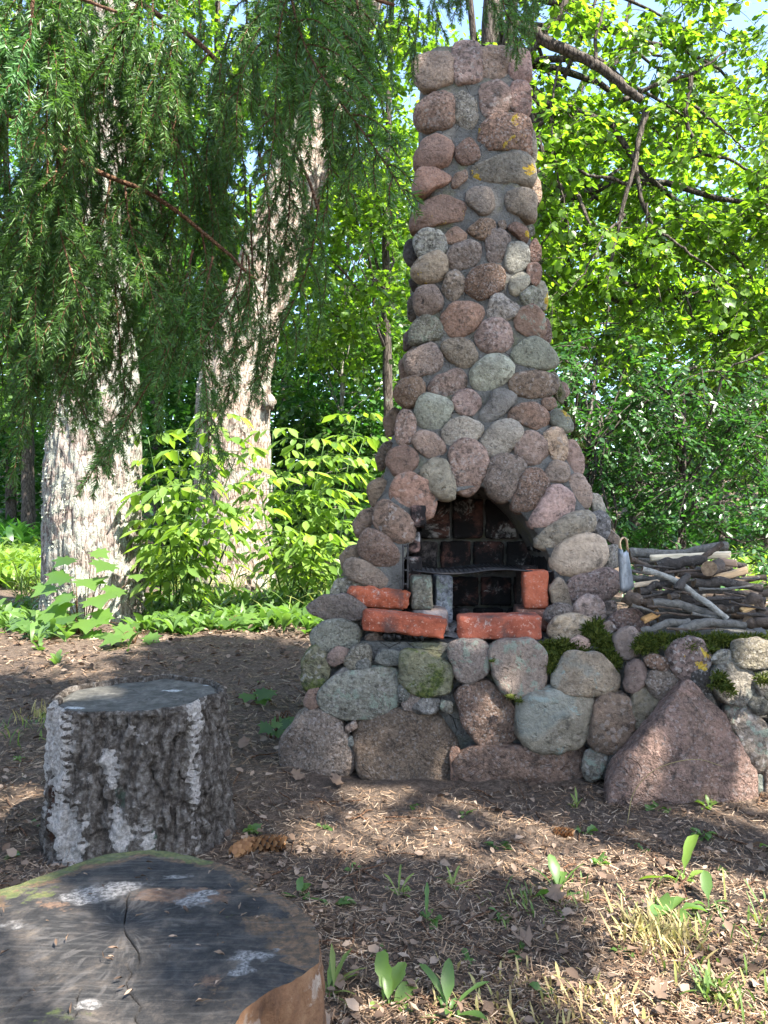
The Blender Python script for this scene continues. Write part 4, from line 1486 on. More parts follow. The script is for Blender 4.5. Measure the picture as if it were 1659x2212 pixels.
moss_patch(FP, [(1195, 1412, 2.26, 22), (1185, 1435, 2.25, 17), (1215, 1395, 2.27, 22), (1240, 1398, 2.27, 18), (1275, 1358, 2.29, 20), (1292, 1380, 2.27, 22), (1305, 1400, 2.26, 20), (1318, 1420, 2.24, 16),
                (1262, 1405, 2.27, 14), (1180, 1395, 2.28, 16), (1205, 1440, 2.24, 13), (1322, 1435, 2.23, 10), (1282, 1345, 2.31, 13), (1255, 1385, 2.29, 14)], 420)
moss_patch(FP, [(1100, 1500, 2.2, 9), (1118, 1510, 2.2, 8), (1060, 1425, 2.22, 6)], 300, .010)
moss_patch(FP, [(1226, 905, 2.66, 9), (1240, 940, 2.65, 11), (1248, 965, 2.64, 10), (1258, 1000, 2.62, 9), (1222, 885, 2.68, 8), (1150, 1420 - 530, 2.6, 5)], 300, .012)
moss_patch(wall_thing, [(1385 + i * 20, 1380 + 3 * math.sin(i * 2.3), 2.20 + .004 * math.sin(i), 15 + 3 * math.sin(i * 1.7)) for i in range(13)] +
           [(1375, 1395, 2.2, 15), (1400, 1398, 2.2, 13), (1440, 1395, 2.19, 12), (1500, 1394, 2.175, 11), (1545, 1460, 2.12, 14), (1556, 1478, 2.115, 14), (1568, 1488, 2.11, 9), (1535, 1475, 2.12, 8),
            (1480, 1394, 2.17, 13), (1530, 1400, 2.17, 12), (1640, 1465, 2.10, 14), (1655, 1375, 2.16, 13), (1690, 1372, 2.15, 14)], 420, .014)


# ------------------------------------------------------------------ stumps
def stump(name, label, cx, cy, z0, z1, outline, flare, tilt, barkmat, topmat, seed, paint_side=None, paint_top=None, pith=(0, 0), bark_amp=.012, nth=220, nz=120, rim=0.0):
    """outline(th)->radius at the top; flare(t)->radius factor, t=0 at ground"""
    root = thing(name, label, 'stump', (cx, cy, z0))
    th = np.linspace(0, 2 * np.pi, nth, endpoint=False)
    r_top = outline(th)
    t = np.linspace(0, 1, nz)
    H = z1 - z0
    T, TH = np.meshgrid(t, th, indexing='ij')
    rr = r_top[None, :] * flare(T, TH)
    X, Y = rr * np.cos(TH), rr * np.sin(TH)
    Z = T * H
    p = np.stack([X, Y, Z], -1)
    fur = abs(fbm(p * np.array([17, 17, 4.5]) + seed, seed, 5, .6))
    lum = fbm(p * np.array([60, 60, 40]) + seed, seed + 3, 3)
    dr = bark_amp * (.9 - 2.0 * np.clip(.35 - fur, 0, 1) * 1.2 + .35 * lum) - bark_amp * .5
    dr *= np.where(T > .985, .4, 1)
    k = (rr + dr) / rr
    p[..., 0] *= k
    p[..., 1] *= k
    zt = (tilt[0] * p[..., 0] + tilt[1] * p[..., 1]) * T
    p[..., 2] += zt
    if rim:
        rn = 1 - rim * (1 + .5 * fbm(np.stack([np.cos(th) * 5, np.sin(th) * 5, 0 * th], -1), seed + 6, 3))
        extra = []
        for fct, dz in ((.5, .004), (1.0, .001), (1.05, -.010)):
            e_ = p[-1].copy()
            e_[:, :2] *= (1 - (1 - rn) * fct)[:, None]
            e_[:, 2] = H + tilt[0] * e_[:, 0] + tilt[1] * e_[:, 1] + dz
            extra.append(e_)
        p = np.concatenate([p, np.array(extra)])
        T = np.concatenate([T, np.ones((3, nth))])
        TH = np.concatenate([TH, TH[:3]])
        fur = np.concatenate([fur, np.full((3, nth), .1)])
        nz += 3
    idx = np.arange(nz * nth).reshape(nz, nth)
    a = idx[:-1]
    b = np.roll(idx, -1, 1)[:-1]
    c = np.roll(idx, -1, 1)[1:]
    d = idx[1:]
    q = np.stack([a, b, c, d], -1).reshape(-1, 4)
    me = mesh_np('bark', p.reshape(-1, 3), q)
    if paint_side:
        for an, arr in paint_side(T, TH, fur).items():
            set_attr(me, an, arr.ravel())
    link('bark', me, root, barkmat)
    # sawn face
    nr = 70
    s = np.linspace(0, 1, nr) ** .8
    S_, TH2 = np.meshgrid(s, th, indexing='ij')
    edge = p[-1, :, :2] * (1.012 if rim else 1.0)
    px = pith[0] + (edge[None, :, 0] * 1.0 - pith[0]) * S_
    py = pith[1] + (edge[None, :, 1] * 1.0 - pith[1]) * S_
    pz = H + tilt[0] * px + tilt[1] * py + .0025 * fbm(np.stack([px * 14, py * 14, 0 * px], -1), seed + 8, 4)
    edz = p[-1, :, 2][None, :] + 0 * pz
    kk_ = sstep(.90, 1, S_)
    pz = (pz - (.005 if rim else 0)) * (1 - kk_) + (edz - (.002 if rim else .0)) * kk_
    attrs = paint_top(px, py, S_, TH2) if paint_top else {}
    crack = attrs.get('crack', 0 * px)
    pz = pz - .003 * crack
    V = np.stack([px, py, pz], -1).reshape(-1, 3)
    idx = np.arange(nr * nth).reshape(nr, nth)
    q = np.stack([idx[:-1], np.roll(idx, -1, 1)[:-1], np.roll(idx, -1, 1)[1:], idx[1:]], -1).reshape(-1, 4)
    # tie face rim to bark
    me = mesh_np('sawn_face', V, q[:, ::-1])
    attrs['streak'] = .5 + (1 - .75 * sstep(.25, .7, S_)) * sstep(.02, .12, S_) * .55 * fbm(np.stack([np.cos(TH2 + .3 * vnoise(np.stack([px * 20, py * 20, 0 * px], -1), 3)) * 13, np.sin(TH2) * 13, S_ * 11], -1) + seed, seed + 2, 4)
    attrs['ring'] = S_ * (1 + .12 * fbm(np.stack([px * 9, py * 9, 0 * px], -1), seed, 3))
    for an, arr in attrs.items():
        set_attr(me, an, np.asarray(arr).ravel())
    link('sawn_face', me, root, topmat)
    return root


def blob(T, TH, t0, th0, st, sth):
    d = (TH - th0 + np.pi) % (2 * np.pi) - np.pi
    return np.exp(-((T - t0) / st) ** 2 - (d / sth) ** 2)


def radial_cracks(px, py, S_, TH, seed, specs):
    out = 0 * px
    for a, s0, s1, w in specs:
        wob = .05 * fbm(np.stack([S_ * 9 + seed + a, 0 * S_, 0 * S_], -1), seed, 3)
        d = abs((TH - a - wob + np.pi) % (2 * np.pi) - np.pi) * np.maximum(S_, .02)
        out = np.maximum(out, np.exp(-(d / w) ** 2) * sstep(s0 - .03, s0 + .03, S_) * (1 - sstep(s1 - .1, s1 + .02, S_)))
    return out


M['birch_bark'] = attr_blend_material('old_birch_bark', (90, [(.30, (.022, .017, .013)), (.45, (.085, .068, .054)), (.57, (.185, .158, .132)), (.72, (.38, .35, .31))]),
                                      [('green', (.16, .20, .15), (.08, .10, .07), 30), ('rot', (.10, .045, .025), (.035, .018, .012), 24), ('white', (.66, .60, .54), (.40, .36, .32), 38)], (75, 1.0, .03), plates=34)
M['birch_top'] = attr_blend_material('weathered_birch_end', (26, [(.3, (.022, .022, .019)), (.5, (.062, .060, .052)), (.72, (.14, .134, .118))]),
                                     [('white', (.42, .45, .45), (.2, .2, .19), 60)], (80, .5, .006), .85, 75.0)
M['log_side'] = attr_blend_material('debarked_log_side', (22, [(.3, (.055, .027, .015)), (.5, (.17, .088, .045)), (.72, (.28, .165, .088))]),
                                    [('dark', (.06, .03, .018), (.10, .055, .03), 26), ('white', (.38, .32, .26), (.25, .18, .13), 30)], (60, .7, .012))
M['log_top'] = attr_blend_material('weathered_sawn_face', (34, [(.28, (.008, .0075, .0075)), (.46, (.022, .021, .021)), (.58, (.060, .051, .044)), (.78, (.17, .135, .10))]),
                                   [('rim', (.17, .10, .055), (.07, .05, .032), 30), ('green', (.13, .13, .045), (.07, .085, .03), 24),
                                    ('brown', (.10, .055, .035), (.16, .10, .065), 20), ('white', (.33, .31, .29), (.09, .085, .08), 60)], (70, .9, .010), .85, 150.0)

# far stump (birch)
bx, by = float(P(300, 1500, 1.86)[0]), 1.86
bz0 = float(ground_z(bx, by)) - .03
# angle convention: th=-pi/2 faces the camera, th=0 faces right


def birch_side(T, TH, fur):
    C = -np.pi / 2
    w = 1.7 * blob(T, TH, .84, C - .85, .20, .36) + .8 * blob(T, TH, .64, C - .72, .10, .20) + 1.5 * blob(T, TH, .34, C - .52, .15, .20) + 1.2 * blob(T, TH, .18, C - .40, .10, .13)
    w = w + .8 * blob(T, TH, .5, C - 1.15, .3, .10) + .8 * blob(T, TH, .66, C + .02, .12, .08) + .75 * blob(T, TH, .40, C + .05, .10, .10) + .95 * blob(T, TH, .62, C + 1.0, .40, .10) + .7 * blob(T, TH, .95, C + 1.15, .10, .2)
    w = w + .7 * blob(T, TH, .25, C + .42, .10, .08) + .6 * blob(T, TH, .10, C + .55, .08, .10) + .5 * blob(T, TH, .9, C + .25, .06, .1)
    for a in (.6, 1.7, 2.6):
        w = w + .9 * blob(T, TH, .5 + .2 * math.sin(a * 5), a, .3, .2)
    g = .75 * blob(T, TH, .33, C + .05, .06, .08) + .7 * blob(T, TH, .2, C + .18, .06, .07) + .6 * blob(T, TH, .24, C + .45, .12, .10) + .5 * blob(T, TH, .5, C + .1, .1, .15)
    r = 1.0 * blob(T, TH, .53, C - .72, .07, .16) + .8 * blob(T, TH, .32, C - .78, .18, .09)
    lent = sstep(.25, .5, np.sin(T * 150 + 3 * np.sin(TH * 9)) * .5 + .5 + .5 * fbm(np.stack([TH * 12, T * 40, 0 * T], -1), 5, 3))
    return {'white': (w + .22 * sstep(.35, .6, fur)) * (.55 + .55 * lent) + .9 * blob(T, TH, .72, C - .1, .08, .10) + .8 * blob(T, TH, .3, C + .12, .09, .14), 'green': g, 'rot': r}


def birch_top(px, py, S_, TH):
    w = np.exp(-((px - .07) / .03) ** 2 - ((py - .05) / .012) ** 2) + .9 * np.exp(-((px - .14) / .012) ** 2 - ((py - .1) / .01) ** 2) + .8 * np.exp(-((px + .11) / .03) ** 2 - ((py + .11) / .012) ** 2)
    return {'white': w, 'crack': radial_cracks(px, py, S_, TH, 3, [(2.4, .2, .9, .006), (-.4, .5, 1.0, .006), (.9, .3, .7, .005)])}


stump('birch_stump', 'upright birch chopping stump with peeling white bark patches and dark sawn top', bx, by, bz0, .335,
      lambda th: .184 + .010 * np.sin(2 * th + .6) + .006 * np.sin(5 * th) + .004 * np.sin(9 * th + 1),
      lambda T, TH: 1.0 + .02 * (1 - T) + .10 * (1 - T) ** 3 * (1 + .5 * np.sin(3 * TH + 1)), (.0, .045), M['birch_bark'], M['birch_top'], 21,
      birch_side, birch_top, (.02, .02), .020, 260, 120, .05)

# near stump (sawn log, debarked)
nx_, ny_ = float(P(267, 1999, .767)[0]), .767
OUTL = [(-829, 0)]
ntop_z = .335


def on_plane(u, v, z):
    """ground-parallel plane hit"""
    d = P(u, v, 1.0) - np.array([0, 0, CAM_H])
    t = (z - CAM_H) / d[2]
    return d[0] * t, d[1] * t


pts = [on_plane(u, v, ntop_z) for u, v in [(-60, 1940), (40, 1912), (130, 1880), (230, 1845), (330, 1836), (430, 1855), (560, 1918), (650, 1965), (684, 2010), (690, 2080), (640, 2115), (580, 2140), (520, 2185), (490, 2240), (440, 2330)]]
ang_ = np.array([math.atan2(y - ny_, x - nx_) for x, y in pts])
rad_ = np.array([math.hypot(x - nx_, y - ny_) for x, y in pts])
o_ = np.argsort(ang_)
ang_, rad_ = ang_[o_], rad_[o_]


def near_outline(th):
    a = (th + np.pi) % (2 * np.pi) - np.pi
    A = np.concatenate([ang_ - 2 * np.pi, ang_, ang_ + 2 * np.pi])
    Rr = np.concatenate([rad_, rad_, rad_])
    r = np.interp(a, A, Rr)
    for _ in range(3):
        r = (np.roll(r, 1) + 2 * r + np.roll(r, -1)) / 4
    return r


def near_side(T, TH, fur):
    return {'dark': .9 * blob(T, TH, .7, -.35, .15, .2) + .8 * blob(T, TH, .4, -.1, .2, .15) + .6 * blob(T, TH, .55, .25, .3, .12),
            'white': .9 * blob(T, TH, .9, -.75, .08, .1) + .5 * blob(T, TH, .95, -.2, .04, .3)}


def near_top(px, py, S_, TH):
    n1 = fbm(np.stack([px * 9, py * 9, 0 * px], -1), 4, 4)
    def g(u, v, ru, rv):
        x, y = on_plane(u, v, ntop_z)
        x2, _ = on_plane(u + ru, v, ntop_z)
        _, y2 = on_plane(u, v - rv, ntop_z)
        return np.exp(-((px - (x - nx_)) / (x2 - x)) ** 2 - ((py - (y - ny_)) / (y2 - y)) ** 2)
    rim = sstep(.72, 1.0, S_ + .10 * n1) * (1 - .8 * sstep(-.3, -1.2, TH * np.where(TH < np.pi, 1, 0) - 2 * np.pi * (TH > np.pi)))
    rim = sstep(.70, 1.0, S_ + .12 * n1) * (.35 + .65 * ((TH < 2.9) | (TH > 5.9)))
    rim = np.maximum(rim, .8 * g(620, 2040, 60, 40) + .7 * g(560, 1990, 80, 25))
    green = sstep(.80, 1.0, S_ + .1 * n1) * ((TH > 1.2) & (TH < 4.5)) * .75 + .35 * g(90, 2190, 150, 30) + .5 * g(60, 1935, 80, 25)
    brown = .8 * g(380, 1935, 130, 22) + .7 * g(110, 1955, 60, 20) + .6 * g(450, 2110, 60, 40)
    white = 1.0 * g(190, 1935, 60, 22) + .95 * g(270, 1915, 50, 16) + .9 * g(420, 1945, 45, 20) + .7 * g(370, 1893, 50, 8) + .9 * g(190, 2175, 34, 14) + .8 * g(545, 2070, 55, 20) + .7 * g(520, 2105, 40, 12) + .6 * g(30, 1998, 40, 14) + .7 * g(450, 1925, 25, 6) + .5 * g(600, 2050, 15, 10)
    cr = radial_cracks(px, py, S_, TH, 7, [(1.85, .03, .45, .0028), (-1.05, .03, .35, .003), (4.75, .45, .95, .002), (4.35, .35, .7, .002), (.25, .55, .8, .0022), (2.6, .45, .7, .002), (5.1, .30, .95, .0026), (.7, .4, .5, .002), (3.4, .3, .5, .002)])
    return {'rim': rim, 'green': green, 'brown': brown, 'white': white, 'crack': cr}


stump('sawn_stump', 'wide sawn log stump with grey weathered cracked top and orange debarked side', nx_, ny_, -.03, ntop_z, near_outline,
      lambda T, TH: 1.0 + .05 * (1 - T) + .02 * np.sin(TH * 3 + T * 2) * (1 - T), (0, 0), M['log_side'], M['log_top'], 33, near_side, near_top, (0, 0), .005, 640, 70)


# ------------------------------------------------------------------ big trunks
def big_trunk(root, ctrl, radii, mat, seed, amp=.022, nth=150, nz=260):
    pts = curve_pts(ctrl, nz)
    rad = np.interp(np.linspace(0, 1, nz), np.linspace(0, 1, len(radii)), radii)
    V, f = tube(pts, rad, nth, False)
    V = V.reshape(nz, nth, 3)
    cen = pts[:, None, :]
    dirn = (V - cen) / rad[:, None, None]
    zz = np.broadcast_to(np.linspace(0, 1, nz)[:, None], (nz, nth))
    hgt = pts[:, 2:3]
    q = np.concatenate([dirn * rad.mean(), np.broadcast_to(hgt[:, :, None], (nz, nth, 1))], -1)
    s3 = np.stack([dirn[..., 0] * 9, dirn[..., 1] * 9, np.broadcast_to(hgt, (nz, nth)) * 4.5], -1)
    fur = abs(fbm(s3 + seed, seed, 4))
    fl = np.clip((.5 - (hgt - pts[0, 2])) / .5, 0, 1) ** 2 * (.16 + .10 * np.sin(5 * np.arctan2(dirn[..., 1], dirn[..., 0]) + seed))
    d = amp * (np.clip(fur, 0, .45) * 2.4 - .5) + rad[:, None] * fl + .02 * fbm(s3 * .25 + seed, seed + 5, 2)
    V = V + dirn * d[..., None]
    me = mesh_np('trunk', V.reshape(-1, 3), f)
    o = link('trunk', me, root, mat)
    o.location = -root.location
    return V, dirn


def lichen_on(root, V, dirn, n, v0, v1, seed, side=None):
    rng = np.random.default_rng(seed)
    nz, nth = V.shape[:2]
    i = rng.integers(int(nz * v0), int(nz * v1), n * 3)
    j = rng.integers(0, nth, n * 3)
    p, d = V[i, j], dirn[i, j]
    m = fbm(p * 4 + seed, seed, 3) + rng.normal(0, .2, len(p)) > .15
    m &= d[:, 1] < .3
    p, d = p[m][:n], d[m][:n]
    mb = MB()
    k = len(p)
    dirs = d * .6 + rng.normal(0, .7, (k, 3))
    place_leaves(mb, p + d * .002, rng.uniform(.006, .018, k), dirs, d + rng.normal(0, .5, (k, 3)), 'dry', 0, 1.2)
    o = link('lichen', mb.mesh('lichen'), root, M['lichen'])
    o['kind'] = 'stuff'
    o.location = -root.location


def gz_at(u, y):
    x = float((u - 829.5) / F * y)
    return x, float(ground_z(x, y))


x1, z1 = gz_at(205, 5.5)
tree1 = thing('broadleaf_tree', 'thick upright tree trunk densely covered in pale grey lichen, maple seedling at its foot', 'tree', (x1, 5.5, z1))
V1, D1 = big_trunk(tree1, [(x1, 5.5, z1 - .1), P(203, 1000, 5.5), P(205, 800, 5.5), P(208, 500, 5.5), P(232, 100, 5.55), P(262, -500, 5.6), P(270, -900, 5.7)], [.335, .31, .27, .22, .18, .15, .13], M['bark_lichen'], 3)
lichen_on(tree1, V1, D1, 5200, .01, .62, 5)
x2, z2 = gz_at(505, 7.4)
tree2 = thing('broadleaf_tree', 'thick tree trunk leaning right above the leafy shrub, brown and pale bark', 'tree', (x2, 7.4, z2))
V2, D2 = big_trunk(tree2, [(x2, 7.4, z2 - .1), P(503, 1050, 7.4), P(505, 850, 7.4), P(540, 690, 7.4), P(618, 450, 7.45), P(668, 320, 7.5), P(760, 60, 7.6), P(860, -300, 7.7)], [.37, .355, .34, .285, .25, .235, .215, .19], M['bark_brown'], 9)
lichen_on(tree2, V2, D2, 3000, .02, .7, 8)
# knot on the leaning trunk
kp = P(583, 868, 7.25)
kv, kf = ico(3)
kv = kv * np.array([.055, .07, .075]) * (1 + .25 * fbm(kv * 2, 3, 3))[:, None]
ko = link('burl', mesh_np('burl', kv, kf), tree2, M['bark_brown'])
ko.location = Vector(kp) - tree2.location


def crown_part(root, mb_leaf, mb_wood, leafmat, barkmat):
    o = link('crown', mb_leaf.mesh('crown'), root, leafmat)
    o.location = -root.location
    if mb_wood is not None and mb_wood.n:
        w = link('branches', mb_wood.mesh('branches'), root, barkmat)
        w.location = -root.location


def upper_crown(root, top, n, rad, per, size, mat, seed, spread, kind='lime'):
    rng = np.random.default_rng(seed)
    top = np.asarray(top)
    C = top + rng.normal(size=(n, 3)) * np.array(spread)
    ml, mw = MB(), MB()
    crown_leaves(ml, C, rng.uniform(.6, 1.2, n) * rad, per, size, kind, rng)
    for c in C[:14]:
        limb(mw, top + np.array([0, 0, -spread[2]]), c, .05, .012, rng=rng)
    crown_part(root, ml, mw, mat, M['bark_dark'])


upper_crown(tree1, P(190, -1000, 6.0) + np.array([-.8, .6, .2]), 46, .55, 100, .10, M['leaf_mid'], 41, (1.0, 1.0, .9))
upper_crown(tree2, P(840, -360, 7.8) + np.array([.2, .9, .8]), 46, .55, 100, .10, M['leaf_mid'], 42, (1.1, 1.0, .8))


# ------------------------------------------------------------------ forest behind
def region_clumps(boxes, rng):
    C = []
    for u0, u1, v0, v1, y0, y1, n in boxes:
        u = rng.uniform(u0, u1, n)
        v = rng.uniform(v0, v1, n)
        y = rng.uniform(y0, y1, n)
        C.append(P(u, v, y))
    return np.concatenate(C)


def forest_tree(name, label, base_u, y, trunk_top, boxes, r0, crad, per, size, leafmat, barkmat, seed, kind='lime', limbs=16, group=None, cat='tree', lean=None, droop=.5):
    rng = np.random.default_rng(seed)
    x, z = gz_at(base_u, y)
    root = thing(name, label, cat, (x, y, z), group)
    tp = P(*trunk_top)
    mw = MB()
    mid = (np.array([x, y, z]) + tp) / 2 + np.array([rng.normal(0, .12), rng.normal(0, .1), 0])
    tpts = curve_pts([(x, y, z - .1), mid, tp], 30)
    V, f = tube(tpts, np.linspace(r0, r0 * .35, 30) * (1 + .05 * rng.normal(size=30)), 14)
    V = V + .012 * fbm(V * 14, seed, 3)[:, None]
    to = link('trunk', MB().add(V, f).mesh('trunk'), root, barkmat)
    to.location = -root.location
    C = region_clumps(boxes, rng)
    C[:, 2] = np.maximum(C[:, 2], ground_z(C[:, 0], C[:, 1]) + .12)
    ml = MB()
    if y < 12:
        twig_sprays(ml, mw, C, rng.uniform(.55, 1.3, len(C)) * crad, per, size, kind, rng, droop)
    else:
        crown_leaves(ml, C, rng.uniform(.55, 1.3, len(C)) * crad, per, size, kind, rng, droop)
    for c in C[rng.permutation(len(C))[:limbs]]:
        s = tpts[int(np.clip(rng.uniform(.35, .98) * 29, 0, 29))]
        limb(mw, s, c, r0 * .28, .008, rng=rng, wob=.25, sag=.08)
    crown_part(root, ml, mw, leafmat, barkmat)
    return root, tpts


# linden whose trunk stands behind the chimney, crown filling the upper right
lin, lpts = forest_tree('linden_tree', 'bright green linden with long drooping branches hanging right of the chimney', 1035, 7.3, (1080, -260, 7.0),
                        [(1150, 1760, 40, 520, 5.6, 7.6, 95), (1160, 1760, 380, 760, 5.6, 7.4, 84), (1150, 1760, -420, 40, 5.8, 8.0, 34), (760, 1150, -300, 420, 6.8, 8.2, 26)],
                        .19, .34, 120, .062, M['leaf_lime'], M['bark_dark'], 51, limbs=26, droop=.7)
mw = MB()
for ctrl, r0, r1 in [([(1130, 60), (1200, 105), (1285, 150), (1345, 205), (1395, 238)], .055, .036), ([(1395, 238), (1385, 290), (1372, 360), (1352, 450), (1325, 560), (1312, 640)], .034, .012),
                     ([(1345, 215), (1420, 190), (1490, 165), (1570, 120)], .026, .010), ([(1372, 350), (1392, 430), (1425, 500), (1465, 590), (1500, 680)], .026, .010),
                     ([(1360, 400), (1290, 385), (1220, 360), (1150, 340)], .020, .009), ([(1490, 165), (1480, 240), (1520, 330), (1600, 360), (1680, 410)], .026, .010),
                     ([(1350, 460), (1300, 520), (1270, 590), (1230, 640)], .014, .005), ([(1395, 440), (1400, 540), (1420, 640), (1440, 720)], .014, .005), ([(1210, 130), (1190, 240), (1215, 400), (1225, 540)], .014, .005),
                     ([(1425, 500), (1480, 540), (1540, 580), (1600, 640)], .014, .005), ([(1280, 150), (1300, 60), (1330, -60)], .02, .01), ([(1500, 230), (1560, 280), (1610, 330)], .014, .006), ([(1240, 440), (1180, 520), (1160, 600)], .012, .005)]:
    yy = 5.9 + .25 * math.sin(ctrl[0][0])
    pts_ = curve_pts([P(u, v, yy) for u, v in ctrl], 26)
    pts_ = pts_ + np.cumsum(np.random.default_rng(int(ctrl[0][0])).normal(0, .006, pts_.shape), 0)
    mw.add(*tube(pts_, np.linspace(r0, r1, 26) * .8, 8))
lb = link('hanging_branches', mw.mesh('hanging_branches'), lin, M['bark_dark'])
lb.location = -lin.location

# hanging leaves left of the chimney
forest_tree('linden_tree', 'linden with round leaves hanging between the leaning trunk and the chimney', 850, 10.2, (850, -100, 10.2),
            [(600, 900, 330, 760, 8.6, 10.4, 56), (560, 930, 60, 420, 9, 11, 30), (640, 900, -250, 100, 9, 11, 16)], .08, .42, 120, .075, M['leaf_lime'], M['bark_dark'], 52, limbs=14, droop=.7)

# dense shrubs right of the chimney
for i, (lab, bu, bx_, lm, sd) in enumerate([
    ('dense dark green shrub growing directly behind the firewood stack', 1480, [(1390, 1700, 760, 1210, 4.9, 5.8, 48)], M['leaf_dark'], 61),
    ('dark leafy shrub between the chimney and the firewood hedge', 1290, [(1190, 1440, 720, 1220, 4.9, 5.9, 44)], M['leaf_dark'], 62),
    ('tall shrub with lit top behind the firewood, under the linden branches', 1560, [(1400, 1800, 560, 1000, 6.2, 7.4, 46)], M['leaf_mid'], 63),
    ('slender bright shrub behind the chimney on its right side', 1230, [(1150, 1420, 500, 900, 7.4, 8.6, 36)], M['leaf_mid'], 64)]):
    forest_tree('leafy_shrub', lab, bu, (bx_[0][4] + bx_[0][5]) / 2, (bu, bx_[0][2] + 60, bx_[0][5]), bx_, .03, .30, 190, .042 if i < 2 else .052, lm, M['bark_dark'], sd, 'oval', 18, None, 'shrub')

# slender forest trees further back
FT = [
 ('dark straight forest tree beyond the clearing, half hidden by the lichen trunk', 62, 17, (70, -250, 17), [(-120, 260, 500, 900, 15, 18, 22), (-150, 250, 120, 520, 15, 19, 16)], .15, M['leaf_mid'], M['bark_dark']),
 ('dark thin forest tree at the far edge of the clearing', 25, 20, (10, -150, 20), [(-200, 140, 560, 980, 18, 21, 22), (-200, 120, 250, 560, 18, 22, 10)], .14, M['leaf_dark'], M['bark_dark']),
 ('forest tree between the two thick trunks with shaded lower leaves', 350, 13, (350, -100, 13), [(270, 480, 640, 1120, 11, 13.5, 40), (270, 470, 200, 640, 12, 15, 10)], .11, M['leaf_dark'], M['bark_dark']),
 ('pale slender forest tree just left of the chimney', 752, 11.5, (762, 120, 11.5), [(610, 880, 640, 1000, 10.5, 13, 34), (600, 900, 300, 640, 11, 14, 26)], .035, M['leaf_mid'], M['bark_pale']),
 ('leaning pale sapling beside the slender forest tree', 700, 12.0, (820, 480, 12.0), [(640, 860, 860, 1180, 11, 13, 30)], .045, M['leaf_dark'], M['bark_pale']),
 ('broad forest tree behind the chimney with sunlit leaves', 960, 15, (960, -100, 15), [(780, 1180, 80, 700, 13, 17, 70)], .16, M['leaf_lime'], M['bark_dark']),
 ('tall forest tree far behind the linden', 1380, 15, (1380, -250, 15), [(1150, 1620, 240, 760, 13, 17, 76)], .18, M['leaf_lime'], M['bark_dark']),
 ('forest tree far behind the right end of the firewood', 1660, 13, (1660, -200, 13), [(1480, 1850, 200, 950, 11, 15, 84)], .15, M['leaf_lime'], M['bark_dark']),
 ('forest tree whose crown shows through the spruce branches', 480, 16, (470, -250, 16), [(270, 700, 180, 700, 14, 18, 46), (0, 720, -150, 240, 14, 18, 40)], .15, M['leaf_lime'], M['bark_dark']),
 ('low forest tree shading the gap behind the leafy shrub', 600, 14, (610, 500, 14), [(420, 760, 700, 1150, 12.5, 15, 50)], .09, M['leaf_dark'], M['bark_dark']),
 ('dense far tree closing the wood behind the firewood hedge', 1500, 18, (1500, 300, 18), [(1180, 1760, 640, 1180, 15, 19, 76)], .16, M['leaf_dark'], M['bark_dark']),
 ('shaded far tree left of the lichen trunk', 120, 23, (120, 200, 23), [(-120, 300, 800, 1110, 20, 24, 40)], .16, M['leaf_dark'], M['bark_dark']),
]
for i, (lab, bu, y, tp, boxes, r0, lm, bm_) in enumerate(FT):
    big = y / 13.0
    tp = (tp[0], max(tp[1], min(b_[2] for b_ in boxes) + 90), tp[2])
    boxes = [(*b_[:6], int(b_[6] * (1.6 if b_[0] < 700 else 1.0))) for b_ in boxes]
    forest_tree('forest_tree', lab, bu, y, tp, boxes, r0, .62 * big, 130, .10 * big, lm, bm_, 70 + i, limbs=12, group='trees of the wood behind the fireplace')

# far wood as one mass
rng = np.random.default_rng(77)
ml = MB()
C = region_clumps([(-400, 2100, 640, 1000, 26, 34, 150), (-400, 2100, 900, 1150, 22, 28, 90), (-400, 2100, 380, 700, 28, 38, 80), (-200, 900, 420, 900, 24, 30, 90)], rng)
crown_leaves(ml, C, rng.uniform(1.0, 2.0, len(C)) * 1.0, 90, .30, 'lime', rng)
fw = link('far_woodland', ml.mesh('far_woodland'), None, M['leaf_dark'])
tag(fw, 'distant dark green woodland closing the view behind all other trees', None, None, 'stuff')


# ------------------------------------------------------------------ spruce with hanging branches over the hearth
def needle_shoot(mb, pts, per_m, nlen, rng, mi=1, sweep=.55):
    """needles all round a twig polyline"""
    pts = np.asarray(pts)
    seg = np.linalg.norm(np.diff(pts, axis=0), axis=1)
    L = seg.sum()
    n = max(int(L * per_m), 4)
    s = np.sort(rng.uniform(0, L, n))
    cs = np.concatenate([[0], np.cumsum(seg)])
    p = np.stack([np.interp(s, cs, pts[:, k]) for k in range(3)], -1)
    i = np.clip(np.searchsorted(cs, s) - 1, 0, len(seg) - 1)
    T = unit(pts[i + 1] - pts[i])
    r = rng.normal(size=(n, 3))
    r = unit(r - T * (r * T).sum(1, keepdims=True))
    d = unit(T * sweep + r * rng.uniform(.6, 1.0, n)[:, None])
    ln = nlen * rng.uniform(.7, 1.15, n) * np.clip((L - s) / (.03) + .55, .55, 1)
    side = unit(np.cross(d, rng.normal(size=(n, 3))))
    w = .0012
    a = p - side * w
    b = p + side * w
    m1 = p + d * (ln * .6)[:, None] + side * w * .8 + T * (ln * .10)[:, None]
    m2 = p + d * (ln * .6)[:, None] - side * w * .8 + T * (ln * .10)[:, None]
    tip = p + d * ln[:, None] + T * (ln * .28)[:, None]
    V = np.stack([a, b, m1, tip, m2], 1).reshape(-1, 3)
    k = np.arange(n)[:, None] * 5
    mb.add(V, [np.concatenate([k, k + 1, k + 2, k + 4], 1), np.concatenate([k + 4, k + 2, k + 3], 1)], mi)


